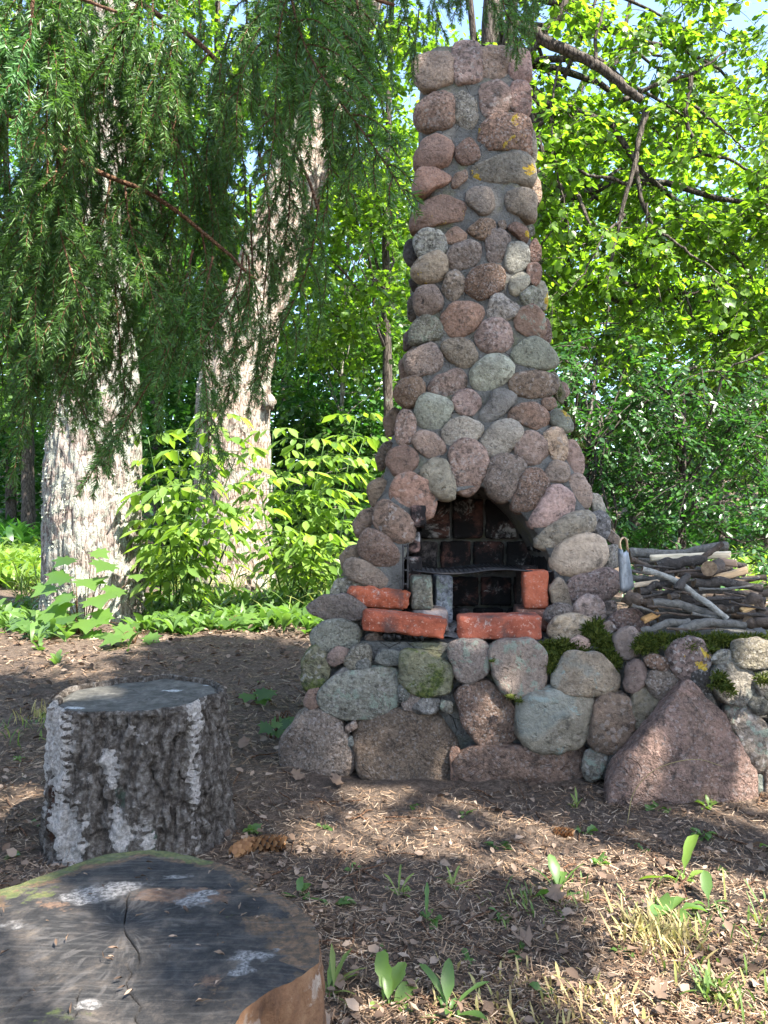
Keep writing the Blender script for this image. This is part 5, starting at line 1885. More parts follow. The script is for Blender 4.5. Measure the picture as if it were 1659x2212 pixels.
def spruce_spray(name, L, seed, needle_mat, nlen=.019, per_m=780):
    """a branchlet hanging from the origin down -Z with drooping side shoots, roughly flat in XZ"""
    rng = np.random.default_rng(seed)
    mb = MB()
    n = 22
    t = np.linspace(0, 1, n)
    main = np.stack([.10 * L * np.sin(t * 2.2 + rng.uniform(0, 1)) * t + .03 * L * np.sin(t * 6), .06 * L * np.sin(t * 3 + 1) * t, -L * t], -1)
    V, f = tube(main, np.linspace(.0034, .0012, n), 5, False)
    mb.add(V, f, 0)
    needle_shoot(mb, main[2:], per_m, nlen, rng)
    s = rng.uniform(.03, .06)
    side = 1
    while s < L - .03:
        f_ = s / L
        i = min(int(f_ * (n - 1)), n - 2)
        base = main[i] + (main[i + 1] - main[i]) * (f_ * (n - 1) - i)
        l = (L - s) * .38 + .05
        l = min(l * rng.uniform(.6, 1.2), .24)
        az = rng.normal(0, .55) + (0 if side > 0 else math.pi)
        k = max(int(l / .02), 4)
        tt = np.linspace(0, 1, k)
        out = l * (.62 * tt - .22 * tt ** 2)
        dn = l * (.45 * tt + .45 * tt ** 2)
        sh = base + np.stack([out * math.cos(az), out * math.sin(az), -dn], -1)
        V, f = tube(sh, np.linspace(.0019, .0009, k), 4, False)
        mb.add(V, f, 0)
        needle_shoot(mb, sh, per_m, nlen, rng)
        if l > .11:
            for q in range(2):
                j = rng.integers(1, k - 1)
                l2 = l * rng.uniform(.25, .45)
                tt2 = np.linspace(0, 1, 4)
                az2 = az + rng.choice([-1, 1]) * rng.uniform(.5, 1.1)
                s2 = sh[j] + np.stack([l2 * .5 * tt2 * math.cos(az2), l2 * .5 * tt2 * math.sin(az2), -l2 * (.6 * tt2 + .3 * tt2 ** 2)], -1)
                needle_shoot(mb, s2, per_m, nlen, rng)
        side = -side
        s += rng.uniform(.022, .045)
    return mb.mesh(name, [M['twig'], needle_mat], False)


SPRAY = [spruce_spray('hanging_branch', L, 200 + i, M['needle']) for i, L in enumerate([.30, .38, .46, .55, .62, .70, .34, .50])]
SPRAY_B = [spruce_spray('hanging_branch', L, 230 + i, M['needle_b']) for i, L in enumerate([.28, .36])]
spruce = thing('spruce_tree', 'dark green spruce whose long boughs hang down over the hearth from above', 'spruce tree', (-2.7, 1.7, 0))
sp_trunk_V, sp_f = tube([(-2.7, 1.7, -.1 + z) for z in np.linspace(0, 9, 40)], np.linspace(.24, .05, 40), 24)
sp_trunk_V += .02 * fbm(sp_trunk_V * 9, 4, 3)[:, None]
so = link('trunk', MB().add(sp_trunk_V, sp_f).mesh('trunk'), spruce, M['bark_dark'])
so.location = -spruce.location


def bough(ctrl, r0, r1, parent=spruce):
    p = curve_pts(ctrl, 40)
    p = p + .012 * np.stack([fbm(p * 5 + k * 11, k, 3) for k in range(3)], -1)
    V, f = tube(p, np.linspace(r0, r1, 40), 9)
    o = link('bough', MB().add(V, f).mesh('bough'), parent, M['twig'])
    o.location = -parent.location
    return p


rngs = np.random.default_rng(91)
nsp = [0]


def hang(p, k=None, lighter=False, scale=1.0, parent=spruce, tilt=.22):
    pool = SPRAY_B if lighter else SPRAY
    m = pool[(rngs.integers(0, len(pool)) if k is None else k)]
    o = bpy.data.objects.new('hanging_branch', m)
    COL.objects.link(o)
    o.parent = parent
    o.location = Vector(p) - parent.location
    o.rotation_euler = (rngs.normal(0, tilt), rngs.normal(0, tilt), rngs.uniform(0, 6.28))
    s = scale * rngs.uniform(.85, 1.12)
    o.scale = (s, s, s)
    nsp[0] += 1
    return o


T0 = np.array([-2.7, 1.7, 0])
BOUGHS = [
 # control points as (u, v, y); the first lies near the trunk
 ([(-420, 40, 1.95), (0, 240, 1.95), (140, 322, 1.98), (280, 402, 2.0), (430, 492, 2.05), (560, 600, 2.1)], .011, .004, 26, None),
 ([(-420, 200, 2.3), (-60, 420, 2.3), (90, 560, 2.3), (180, 700, 2.3)], .009, .004, 14, None),
 ([(-420, -330, 1.75), (0, -190, 1.7), (300, -130, 1.65), (620, -80, 1.7), (860, 20, 1.8)], .012, .004, 32, None),
 ([(-420, -380, 2.2), (0, -150, 2.2), (300, 0, 2.2), (500, 160, 2.25), (640, 330, 2.3), (700, 470, 2.3)], .012, .004, 30, None),
 ([(-420, -420, 1.9), (200, -260, 1.85), (700, -170, 1.8), (1000, -110, 1.85), (1190, -20, 1.95)], .012, .004, 30, None),
 ([(-420, -60, 2.5), (40, 120, 2.5), (260, 240, 2.55), (420, 330, 2.6), (520, 470, 2.6)], .011, .004, 24, None),
 ([(-420, -560, 2.5), (400, -340, 2.45), (800, -220, 2.4), (1080, -130, 2.35), (1260, -60, 2.3)], .011, .004, 18, None),
 ([(-420, -100, 1.6), (-100, -60, 1.6), (120, -10, 1.55), (260, 30, 1.5)], .008, .003, 16, True),
]
for ctrl, r0, r1, cnt, lighter in BOUGHS:
    c3 = [P(*c) for c in ctrl]
    root_pt = np.array([-2.62, 1.7 + (c3[0][1] - 1.7) * .2, c3[0][2] + .25])
    p = bough([root_pt] + c3, r0, r1)
    for s in np.sort(rngs.uniform(.30, 1.0, int(cnt * (.60 if ctrl[-1][0] < 450 else .46)))):
        q = p[min(int(s * 39), 39)] + rngs.normal(0, .03, 3)
        hang(q, k=(0 if q[0] > .0 and not lighter else None), lighter=bool(lighter), scale=(.62 if q[0] > .0 else 1.0))
# long hanging strings that bring the foliage down low on the left
STR = [(30, 380, 2.3, 2), (110, 420, 2.1, 2), (60, 520, 2.5, 2), (150, 560, 2.2, 2), (210, 470, 2.35, 2), (300, 480, 2.4, 1), (370, 520, 2.15, 1), (440, 540, 2.25, 2), (500, 560, 2.4, 2), (560, 590, 2.2, 2),
       (620, 560, 2.35, 1), (250, 560, 2.5, 1), (20, 640, 2.6, 1), (600, 480, 2.55, 1), (480, 420, 2.5, 2), (330, 330, 2.5, 1), (660, 420, 2.4, 1), (90, 640, 2.3, 1), (190, 640, 2.5, 1), (540, 660, 2.3, 1), (640, 640, 2.3, 1),
       (710, 130, 2.2, 1), (400, 200, 2.0, 1), (150, 180, 2.3, 1), (40, 200, 2.4, 1), (240, 720, 2.35, 1), (130, 740, 2.2, 1), (500, 690, 2.15, 1)]
for u, v, y, nn in [q_ for q_ in STR if q_[0] < 320][::1] + [q_ for q_ in STR if q_[0] >= 320][::3]:
    a = P(u, v - 260, y)
    b = P(u + rngs.normal(0, 25), v + 60, y + rngs.normal(0, .05))
    p = curve_pts([a, (a + b) / 2 + rngs.normal(0, .025, 3), b], 14)
    V, f = tube(p, np.linspace(.004, .0018, 14), 5)
    o = link('twig', MB().add(V, f).mesh('twig'), spruce, M['twig'])
    o.location = -spruce.location
    for s in np.linspace(.5, 1, 1 + nn):
        hang(p[min(int(s * 13), 13)], scale=.72)
for u, v, y, sc in [(700, -40, 2.0, .8), (745, 30, 2.2, .75), (790, -60, 1.9, .8), (835, -20, 2.1, .7), (880, -80, 1.85, .75), (905, 20, 2.0, .62), (930, -70, 2.1, .7), (960, -110, 1.9, .6), (1010, -130, 2.1, .6), (1055, -60, 1.9, .62),
                   (1085, -20, 1.85, .62), (1120, -70, 2.0, .6), (1150, -110, 1.95, .62), (1185, -120, 2.1, .6), (1215, -160, 2.0, .6), (300, 60, 2.3, 1), (350, 130, 2.35, 1), (400, 60, 2.2, 1), (330, 260, 2.45, .9),
                   (395, 330, 2.4, .9), (450, 200, 2.3, 1), (500, 60, 2.0, 1), (560, 0, 2.1, 1), (620, 60, 2.2, .9), (660, 120, 2.3, .9), (560, 220, 2.35, .8), (270, 330, 2.3, 1), (60, 0, 2.0, 1), (20, 120, 2.3, 1), (240, 60, 2.4, 1), (290, -60, 1.9, 1), (330, 0, 2.0, 1), (380, -80, 1.8, 1), (430, 0, 2.4, 1), (480, 120, 2.5, 1), (530, -70, 1.85, 1), (590, -60, 1.9, 1), (640, -40, 2.0, .9), (400, 420, 2.35, .9), (450, 400, 2.2, .9), (340, 400, 2.3, .9), (500, 380, 2.4, .8), (160, 250, 2.1, 1), (90, 300, 2.4, 1), (30, 420, 2.2, 1), (230, 430, 2.2, 1), (130, 80, 2.2, 1), (200, -20, 2.1, 1)]:
    hang(P(u, v, y), k=(0 if sc < .9 else None), scale=sc, tilt=.15)
# upper whorls of the same spruce, out of sight above the frame
for i in range(26):
    z = 3.6 + i * .2
    a = rngs.uniform(0, 6.28)
    L = 1.7 * (1 - (z - 3.0) / 6.5)
    e = np.array([-2.7 + L * math.cos(a), 1.7 + L * math.sin(a), z - .35 * L])
    p = bough([(-2.7, 1.7, z), ((-2.7 + e[0]) / 2, (1.7 + e[1]) / 2, z - .08 * L), e], .02, .005)
    for s in np.linspace(.35, 1, 5):
        hang(p[int(s * 39)], scale=1.2)
print('hanging branches', nsp[0])

# ------------------------------------------------------------------ unseen maples added behind the camera, crowns placed to shade hearth and stumps
def shade_tree(name, label, base, center, spread, n, rad, per, size, mat, seed):
    rng = np.random.default_rng(seed)
    z = float(ground_z(base[0], base[1]))
    root = thing(name, label, 'tree', (base[0], base[1], z))
    tp = curve_pts([(base[0], base[1], z - .1), ((base[0] + center[0]) / 2, (base[1] + center[1]) / 2, center[2] * .5), (center[0], center[1], center[2] + .5)], 24)
    V, f = tube(tp, np.linspace(.16, .05, 24), 16)
    V = V + .012 * fbm(V * 12, seed, 3)[:, None]
    o = link('trunk', MB().add(V, f).mesh('trunk'), root, M['bark_dark'])
    o.location = -root.location
    C = unit(rng.normal(size=(n, 3))) * (rng.random(n) ** .45)[:, None] * np.array(spread) + np.array(center)
    ml, mw_ = MB(), MB()
    crown_leaves(ml, C, rng.uniform(.5, 1.2, n) * rad, per, size, 'lime', rng)
    for c in C[:24]:
        limb(mw_, tp[rng.integers(10, 23)], c, .03, .008, rng=rng, wob=.2)
    crown_part(root, ml, mw_, mat, M['bark_dark'])


def up(p, t):
    return (p[0] + SUN_DIR.x * t, p[1] + SUN_DIR.y * t, p[2] + SUN_DIR.z * t)


shade_tree('added_shade_tree', 'unseen maple added behind the viewer, its crown placed to shade the hearth and stumps', (4.2, -2.2), up((.35, 2.50, 1.15), 6.0), (2.1, 1.1, 1.15), 42, .42, 150, .11, M['leaf_mid'], 301)
shade_tree('added_shade_tree', 'smaller unseen maple added behind the viewer to shade the ground in front of the hearth', (2.2, -3.6), up((-.50, 1.60, .2), 5.6), (.85, .75, .55), 15, .30, 150, .10, M['leaf_mid'], 302)


# ------------------------------------------------------------------ leafy shrub between the trunks (elder, sunlit)
def compound_leaf(mb, base, d, L, rng, nl=5, lsize=.11):
    d = unit(np.asarray(d, float))
    tt = np.linspace(0, 1, 6)
    up_ = np.array([0, 0, 1.0])
    side = unit(np.cross(d, up_))
    pts = base + np.outer(tt * L, d) - np.outer(.28 * L * tt ** 2, up_)
    V, f = tube(pts, np.linspace(.0022, .001, 6), 4, False)
    mb.add(V, f, 1)
    pos, dirs, sz = [], [], []
    for k in range(nl // 2):
        p = pts[min(2 + k * 2, 5)]
        for s in (-1, 1):
            pos.append(p)
            dirs.append(side * s * .9 + d * .5 - up_ * rng.uniform(.35, 1.2))
            sz.append(lsize * rng.uniform(.5, 1.05))
    pos.append(pts[-1])
    dirs.append(d - up_ * rng.uniform(.6, 1.5))
    sz.append(lsize * rng.uniform(.9, 1.2))
    n = len(pos)
    place_leaves(mb, np.array(pos), np.array(sz), np.array(dirs), np.tile(up_, (n, 1)) + rng.normal(0, .25, (n, 3)), 'oval', 0, .92)


def elder(label, bu, y, stems, seed, lsize=.145, per=7):
    rng = np.random.default_rng(seed)
    x, z = gz_at(bu, y)
    root = thing('elder_shrub', label, 'shrub', (x, y, z))
    ms, ml = MB(), MB()
    for u, v, yy in stems:
        tip = P(u, v, yy)
        b = np.array([x + rng.normal(0, .10), y + rng.normal(0, .1), z - .03])
        p = curve_pts([b, (b + tip) / 2 + np.array([rng.normal(0, .05), rng.normal(0, .05), .06]), tip], 18)
        ms.add(*tube(p, np.linspace(.009, .003, 18), 6))
        for s in np.linspace(.30, 1.0, per):
            q = p[int(s * 17)]
            for sgn in (-1, 1):
                a = rng.uniform(-.7, .7) + (0 if sgn > 0 else math.pi)
                d = np.array([math.cos(a), math.sin(a) * .9, rng.uniform(.05, .55)])
                compound_leaf(ml, q, d, rng.uniform(.13, .24), rng, 5, lsize * (.7 + .3 * s))
    so_ = link('stems', ms.mesh('stems'), root, M['leaf_herb'])
    so_.location = -root.location
    lo_ = link('foliage', ml.mesh('foliage', [M['leaf_elder'], M['leaf_herb']]), root)
    lo_.location = -root.location


elder('bright sunlit shrub with drooping leaflets between the two thick trunks', 395, 5.6, [(320, 945, 5.4), (385, 975, 5.2), (440, 925, 5.6), (480, 895, 5.5), (335, 1060, 5.2), (415, 1050, 5.1), (515, 975, 5.5), (460, 1120, 5.0), (365, 1150, 5.1), (520, 1090, 5.2)], 401)
elder('bright sunlit shrub with drooping leaflets between the leaning trunk and the chimney', 640, 5.9, [(590, 930, 5.9), (660, 950, 5.8), (700, 960, 5.8), (770, 900, 6.2), (620, 1030, 5.6), (690, 1060, 5.6), (735, 990, 5.9), (560, 1040, 5.6), (745, 1100, 5.7), (610, 1150, 5.4), (690, 1160, 5.4), (785, 950, 6.2)], 402, .135)

# ------------------------------------------------------------------ maple seedling at the foot of the lichen trunk
MAPLE = np.array([(0, 0), (.12, .08), (.42, .02), (.34, .20), (.62, .30), (.46, .42), (.52, .68), (.28, .60), (.16, .72), (0, 1.0),
                  (-.16, .72), (-.28, .60), (-.52, .68), (-.46, .42), (-.62, .30), (-.34, .20), (-.42, .02), (-.12, .08)])


def palm_leaves(mb, pos, size, dirs, nrm, mi=0, rng=RNG):
    d = unit(np.asarray(dirs, float))
    s = unit(np.cross(d, nrm))
    n = np.cross(s, d)
    for p, sz, dd, ss, nn in zip(pos, size, d, s, n):
        c = np.array([(0, .38)])
        t2 = np.concatenate([MAPLE, c])
        zz = .10 * np.abs(t2[:, 0]) - .10 * t2[:, 1] ** 2
        V = p + sz * (t2[:, :1] * ss + t2[:, 1:] * dd + zz[:, None] * nn)
        k = len(MAPLE)
        f = np.array([(i, (i + 1) % k, k) for i in range(k)])
        mb.add(V, f, mi)


def maple_seedling(label, u, v, y, leaves, seed, group=None):
    rng = np.random.default_rng(seed)
    x, z = gz_at(u, y)
    root = thing('maple_seedling', label, 'seedling', (x, y, z), group)
    ml = MB()
    for lu, lv, ly, sp in leaves:
        tip = P(lu, lv, ly)
        b = np.array([x + rng.normal(0, .02), y, z - .02])
        p = curve_pts([b, (b + tip) / 2 + np.array([0, 0, .05]), tip], 10)
        ml.add(*tube(p, np.linspace(.004, .0015, 10), 5), 1)
        k = 1
        a = rng.uniform(0, 6.28)
        palm_leaves(ml, [tip], [sp / F * ly], [np.array([math.cos(a), -abs(math.sin(a)) - .2, -.35])], np.array([[rng.normal(0, .25), rng.normal(0, .25) - .35, 1]]), 0, rng)
    o = link('foliage', ml.mesh('foliage', [M['leaf_mid'], M['twig']]), root)
    o.location = -root.location
    return root


rng = np.random.default_rng(12)
maple_seedling('maple seedling with lobed leaves in front of the lichen-covered trunk', 180, 1380, 4.9,
               [(160, 1205, 4.9, 55), (200, 1190, 4.95, 45), (235, 1215, 4.9, 55), (150, 1240, 4.8, 60), (185, 1250, 4.8, 62), (240, 1245, 4.85, 58), (120, 1265, 4.8, 60), (165, 1285, 4.7, 65), (215, 1285, 4.7, 70), (260, 1270, 4.8, 50),
                (105, 1310, 4.7, 70), (150, 1330, 4.6, 72), (200, 1335, 4.6, 72), (245, 1325, 4.6, 66), (130, 1360, 4.6, 66), (230, 1365, 4.55, 74), (180, 1375, 4.5, 60), (275, 1350, 4.6, 50), (90, 1345, 4.7, 55), (300, 1240, 5.1, 40)], 501)
for i, (u, v, y, sp) in enumerate([(290, 1410, 4.3, 60), (60, 1400, 4.5, 40), (420, 1330, 4.9, 45), (500, 1345, 4.7, 45), (560, 1330, 4.8, 50), (330, 1345, 4.9, 40), (570, 1480, 3.2, 45), (590, 1590, 2.7, 40), (610, 1540, 2.9, 40)]):
    x, z = gz_at(u, y)
    vv_ = 1150 + (CAM_H - z) / y * F
    maple_seedling('small low maple seedling sprouting from the leaf litter', u, vv_, y, [(u + rng.normal(0, 14), vv_ - rng.uniform(10, 34), y + rng.normal(0, .05), sp * rng.uniform(.7, 1.1)) for _ in range(4)], 510 + i, 'maple seedlings in the litter')


# ------------------------------------------------------------------ low herbs, grass, litter
def frustum_points(n, y0, y1, rng, u0=-250, u1=1900, bias=1.0):
    """random ground points inside the viewed wedge, denser near"""
    q = rng.random(n)
    y = 1.0 / (1 / y0 + (1 / y1 - 1 / y0) * q) if bias else rng.uniform(y0, y1, n)
    u = rng.uniform(u0, u1, n)
    x = (u - 829.5) / F * y
    return x, y


def blocked(x, y):
    """inside the footprint of the fireplace, wall or stumps"""
    b = (x > -.22) & (x < 1.45) & (y > 2.17) & (y < 3.25)
    b |= (np.hypot(x - bx, y - by) < .21) | (np.hypot(x - nx_, y - ny_) < .20)
    b |= (np.hypot(x - x1, y - 5.5) < .36) | (np.hypot(x - x2, y - 7.4) < .42)
    return b


rng = np.random.default_rng(600)
x, y = frustum_points(95000, .75, 7.0, rng)
m = ~blocked(x, y)
x, y = x[m], y[m]
z = ground_z(x, y)
n = len(x)
a = rng.uniform(0, 6.28, n)
mb = MB()
place_leaves(mb, np.stack([x, y, z + .002 + rng.random(n) * .007], -1), rng.uniform(.010, .024, n) * np.clip(y / 1.8, 1, 2.2), np.stack([np.cos(a), np.sin(a), rng.normal(0, .22, n)], -1), np.stack([rng.normal(0, .3, n), rng.normal(0, .3, n), np.ones(n)], -1), 'flat', 0, .075)
o = link('needle_litter', mb.mesh('needle_litter', smooth=False), None, M['needle_litter'])
tag(o, 'fallen brown spruce needles scattered over the soil', None, None, 'stuff')

x, y = frustum_points(42000, .75, 7.5, rng)
keep = rng.random(len(x)) < (.42 + .58 * sstep(2.6, 4.0, y)) * (1 - .35 * (abs(x + .0) < .5) * (y < 2.4))
m = (~blocked(x, y)) & keep
x, y = x[m], y[m]
z = ground_z(x, y)
n = len(x)
a = rng.uniform(0, 6.28, n)
mb = MB()
place_leaves(mb, np.stack([x, y, z + .003 + rng.random(n) * .012], -1), (.004 + .026 * rng.random(n) ** 2.2) * np.clip(y / 2.4, .9, 2.0), np.stack([np.cos(a), np.sin(a), rng.normal(0, .3, n)], -1), np.stack([rng.normal(0, .45, n), rng.normal(0, .45, n), np.ones(n)], -1), 'dry', 0, rng.uniform(.5, 1.1, n))
o = link('leaf_litter', mb.mesh('leaf_litter', smooth=False), None, M['litter'])
tag(o, 'crumbled dry brown leaves strewn over the ground', None, None, 'stuff')

# twigs lying about
mb = MB()
x, y = frustum_points(420, .95, 5.5, rng)
m = ~blocked(x, y)
for xx, yy in zip(x[m], y[m]):
    L = rng.uniform(.03, .14)
    a = rng.uniform(0, 6.28)
    tt = np.linspace(-.5, .5, 5)
    px, py = xx + tt * L * math.cos(a), yy + tt * L * math.sin(a)
    pz = ground_z(px, py) + .006 + rng.normal(0, .002, 5)
    mb.add(*tube(np.stack([px, py, pz], -1), rng.uniform(.0009, .0026), 5))
o = link('fallen_twigs', mb.mesh('fallen_twigs'), None, M['twig'])
tag(o, 'thin fallen twigs scattered over the litter', None, None, 'stuff')

# crumbs on the stump tops
mb = MB()
n = 70
th_, r_ = rng.uniform(0, 6.28, n), np.sqrt(rng.random(n)) * .165
place_leaves(mb, np.stack([nx_ + r_ * np.cos(th_), ny_ + r_ * np.sin(th_), np.full(n, ntop_z + .004)], -1), rng.uniform(.004, .014, n), np.stack([np.cos(th_ * 7), np.sin(th_ * 7), 0 * th_ + .05], -1), np.tile((0, 0, 1.0), (n, 1)), 'dry', 0, rng.uniform(.1, .35, n))
o = link('wood_crumbs', mb.mesh('wood_crumbs', smooth=False), None, M['litter'])
tag(o, 'dry needles and flakes lying on the sawn stump top', None, None, 'stuff')


def blade_leaf(mb, base, d, L, W, arch, rng, mi=0, seg=6, fold=.15, petiole=.0):
    """curved strip leaf with a keel"""
    d = np.array([d[0], d[1], 0.0])
    d = d / (np.linalg.norm(d) + 1e-9)
    side = np.array([-d[1], d[0], 0])
    t = np.linspace(0, 1, seg + 1)
    el = arch[0] + (arch[1] - arch[0]) * t
    step = L / seg
    px = np.concatenate([[0], np.cumsum(np.cos(el[:-1]) * step)])
    pz = np.concatenate([[0], np.cumsum(np.sin(el[:-1]) * step)])
    w = W * np.sin(np.pi * np.clip((t - petiole) / (1 - petiole), 0.0, 1)) ** .7 * .5 + .0012
    w[-1] = .0006
    w = w * (1 + .18 * rng.normal(size=len(w)))
    side = side + np.array([0, 0, rng.normal(0, .35)])
    c = base + np.outer(px, d) + np.outer(pz, (0, 0, 1))
    l = c + side * w[:, None] + np.array([0, 0, 1]) * (fold * w)[:, None]
    r = c - side * w[:, None] + np.array([0, 0, 1]) * (fold * w)[:, None]
    V = np.stack([l, c, r], 1).reshape(-1, 3)
    i = np.arange(seg)[:, None] * 3 + np.arange(2)[None, :]
    q = np.stack([i, i + 1, i + 4, i + 3], -1).reshape(-1, 4)
    mb.add(V, q, mi)


def on_ground(u, v):
    z = 0.0
    for _ in range(4):
        x, y = on_plane(u, v, z)
        z = float(ground_z(x, y))
    return np.array([x, y, z])


def weed(name, label, u, v, spec, mat, seed, group=None):
    """spec: list of (angle deg, length m, width m, start elevation, end elevation)"""
    rng = np.random.default_rng(seed)
    b = on_ground(u, v)
    o_mb = MB()
    spec = list(spec) + [(rng.uniform(0, 360), rng.uniform(.02, .07), rng.uniform(.004, .018), rng.uniform(20, 75), rng.uniform(-25, 30)) for _ in range(rng.integers(3, 7) if name != 'weed_sprout' else 1)]
    for a, L, W, e0, e1 in spec:
        blade_leaf(o_mb, np.array([rng.normal(0, .004), rng.normal(0, .004), -.004]), (math.cos(R(a)), math.sin(R(a))), L * .66, W * .68, (R(e0), R(e1 - 28)), rng, 0, 8, rng.uniform(.25, .6), .28)
    o = link(name, o_mb.mesh(name), None, mat, b)
    tag(o, label, 'plant', group)
    return o


def rosette(n, L, W, rng, e0=(35, 70), e1=(-10, 20)):
    return [(i * 360 / n + rng.uniform(-25, 25), L * rng.uniform(.7, 1.15), W * rng.uniform(.8, 1.15), rng.uniform(*e0), rng.uniform(*e1)) for i in range(n)]


HM = M['leaf_herb']
weed('plantain_weed', 'leafy weed with tall blades and a broad leaf lying flat in the bare soil', 1205, 1935, [(200, .10, .035, 30, -10), (100, .13, .035, 75, 55), (60, .10, .03, 60, 20), (-60, .075, .055, 15, -5), (150, .14, .009, 60, 30), (30, .15, .010, 55, 35), (-20, .08, .04, 20, 0), (230, .08, .04, 20, -5)], HM, 1)
weed('plantain_weed', 'tall single weed with a long toothed leaf beside a low cluster', 1475, 1905, [(50, .17, .036, 62, 45), (170, .14, .014, 18, 0), (20, .10, .02, 40, 10)], M['leaf_elder'], 2)
weed('plantain_weed', 'low spreading weed with smooth oval leaves', 1450, 1975, rosette(6, .10, .036, rng), HM, 3)
weed('plantain_weed', 'plantain with one upright spoon-shaped leaf', 1530, 1960, [(80, .11, .026, 75, 62), (200, .07, .03, 20, 0), (-30, .07, .03, 25, 5)], HM, 4)
weed('plantain_weed', 'weed with round flat leaves at the foot of the leaning boulder', 1420, 1752, [(100, .05, .042, 40, 10), (30, .06, .04, 20, -10), (-60, .05, .04, 25, -5), (200, .05, .045, 30, 0)], HM, 5)
weed('plantain_weed', 'small bright plantain in front of the leaning boulder', 1525, 1740, [(30, .06, .028, 45, 15), (160, .055, .026, 50, 20), (90, .06, .012, 80, 60), (-70, .03, .02, 30, 10)], M['leaf_elder'], 6)
weed('plantain_weed', 'two-leaved rounded weed in the middle of the bare ground', 1075, 1832, [(150, .042, .034, 40, 15), (-10, .045, .034, 35, 10), (-80, .03, .028, 20, 0)], HM, 7)
weed('dandelion_weed', 'bright dandelion with toothed upright leaves beside the sawn stump', 845, 2175, [(120, .12, .026, 75, 60), (60, .11, .032, 60, 35), (30, .09, .03, 45, 20), (-30, .07, .02, 30, 0), (100, .10, .02, 70, 50), (200, .05, .02, 40, 10)], M['leaf_elder'], 8)
weed('grass_weed', 'tuft of broad grass blades growing against the sawn stump', 712, 2150, [(60, .13, .010, 65, 30), (20, .12, .010, 50, 20), (100, .12, .009, 80, 55), (40, .09, .012, 40, 10), (80, .10, .010, 70, 40), (-20, .08, .009, 45, 10)], M['grass'], 9)
weed('plantain_weed', 'upright narrow weed leaves in the foreground soil', 975, 2190, [(80, .12, .028, 70, 55), (130, .13, .012, 60, 30), (20, .12, .010, 55, 25), (200, .10, .026, 15, -5), (-20, .09, .025, 30, 10)], HM, 10)
weed('plantain_weed', 'folded dark leaf sprouting behind the sawn stump', 645, 1935, [(100, .06, .026, 80, 55), (30, .055, .022, 60, 30), (-30, .035, .02, 35, 5)], HM, 11)
weed('plantain_weed', 'single pointed green leaf lying on the soil by the sawn stump', 715, 1950, [(15, .085, .035, 20, -8), (190, .03, .015, 20, 0)], HM, 12)
weed('grass_weed', 'thin grass seedling cluster in the centre of the bare ground', 860, 1930, [(80, .09, .004, 80, 60), (130, .08, .004, 60, 30), (40, .08, .004, 65, 35), (160, .06, .004, 50, 20)], M['grass'], 13)
weed('grass_weed', 'wispy grass seedling with bent stalks', 980, 1915, [(60, .08, .004, 70, 40), (110, .07, .004, 75, 50), (20, .07, .005, 45, 15), (-20, .05, .004, 40, 10), (150, .07, .004, 50, 10)], M['grass'], 14)
weed('grass_weed', 'slender leafy stalk rising from bare soil', 925, 1990, [(85, .11, .008, 85, 65), (60, .06, .014, 50, 20)], HM, 15)
weed('plantain_weed', 'weed at the right foot of the birch stump', 545, 1800, rosette(6, .06, .03, rng), HM, 16)
weed('plantain_weed', 'small star-shaped weed in the soil', 1085, 1985, rosette(5, .045, .012, rng), HM, 17)
weed('plantain_weed', 'tiny weed under the leaning boulder', 1520, 1795, rosette(5, .05, .016, rng), HM, 18)
weed('plantain_weed', 'pair of small round leaves near the leafy weed', 1300, 1870, rosette(4, .045, .032, rng), HM, 19)
weed('plantain_weed', 'small weed by the foot of the stone base', 1265, 1800, rosette(4, .05, .012, rng), HM, 20)
weed('grass_weed', 'green grass stalks rising beside the leaning boulder', 1245, 1745, [(85, .09, .005, 85, 60), (110, .07, .005, 70, 40), (40, .06, .005, 60, 30)], M['grass'], 21)
for i, (u, v) in enumerate([(900, 1740), (1000, 1760), (1120, 2060), (760, 1880), (1340, 2060), (1590, 2010), (1560, 1880), (820, 2060), (1180, 2150), (1390, 1840), (1640, 1830), (700, 1790), (560, 1470), (650, 1560), (70, 1560), (40, 1640), (80, 1780), (30, 1850), (1010, 2080), (1620, 2090)]):
    weed('weed_sprout', 'tiny green sprout in the bare soil', u, v, rosette(int(rng.integers(3, 6)), rng.uniform(.022, .045), rng.uniform(.006, .016), rng), HM, 40 + i, 'tiny sprouts in the soil')


def tuft(label, u, v, n, L, W, mat, seed, spread=.05, group=None):
    rng = np.random.default_rng(seed)
    b = on_ground(u, v)
    mb = MB()
    for _ in range(n):
        a = rng.uniform(0, 6.28)
        off = np.array([rng.normal(0, spread), rng.normal(0, spread), -.004])
        off[2] += float(ground_z(b[0] + off[0], b[1] + off[1])) - b[2]
        blade_leaf(mb, off, (math.cos(a), math.sin(a)), .62 * L * rng.uniform(.45, 1.2), W * rng.uniform(.6, 1.3), (R(rng.uniform(50, 88)), R(rng.uniform(10, 65))), rng, 0, 5, .3)
    o = link('grass_tuft', mb.mesh('grass_tuft'), None, mat, b)
    if spread > .045:
        o.name = 'sparse_grass'
        tag(o, label, None, None, 'stuff')
    else:
        tag(o, label, 'grass', group)


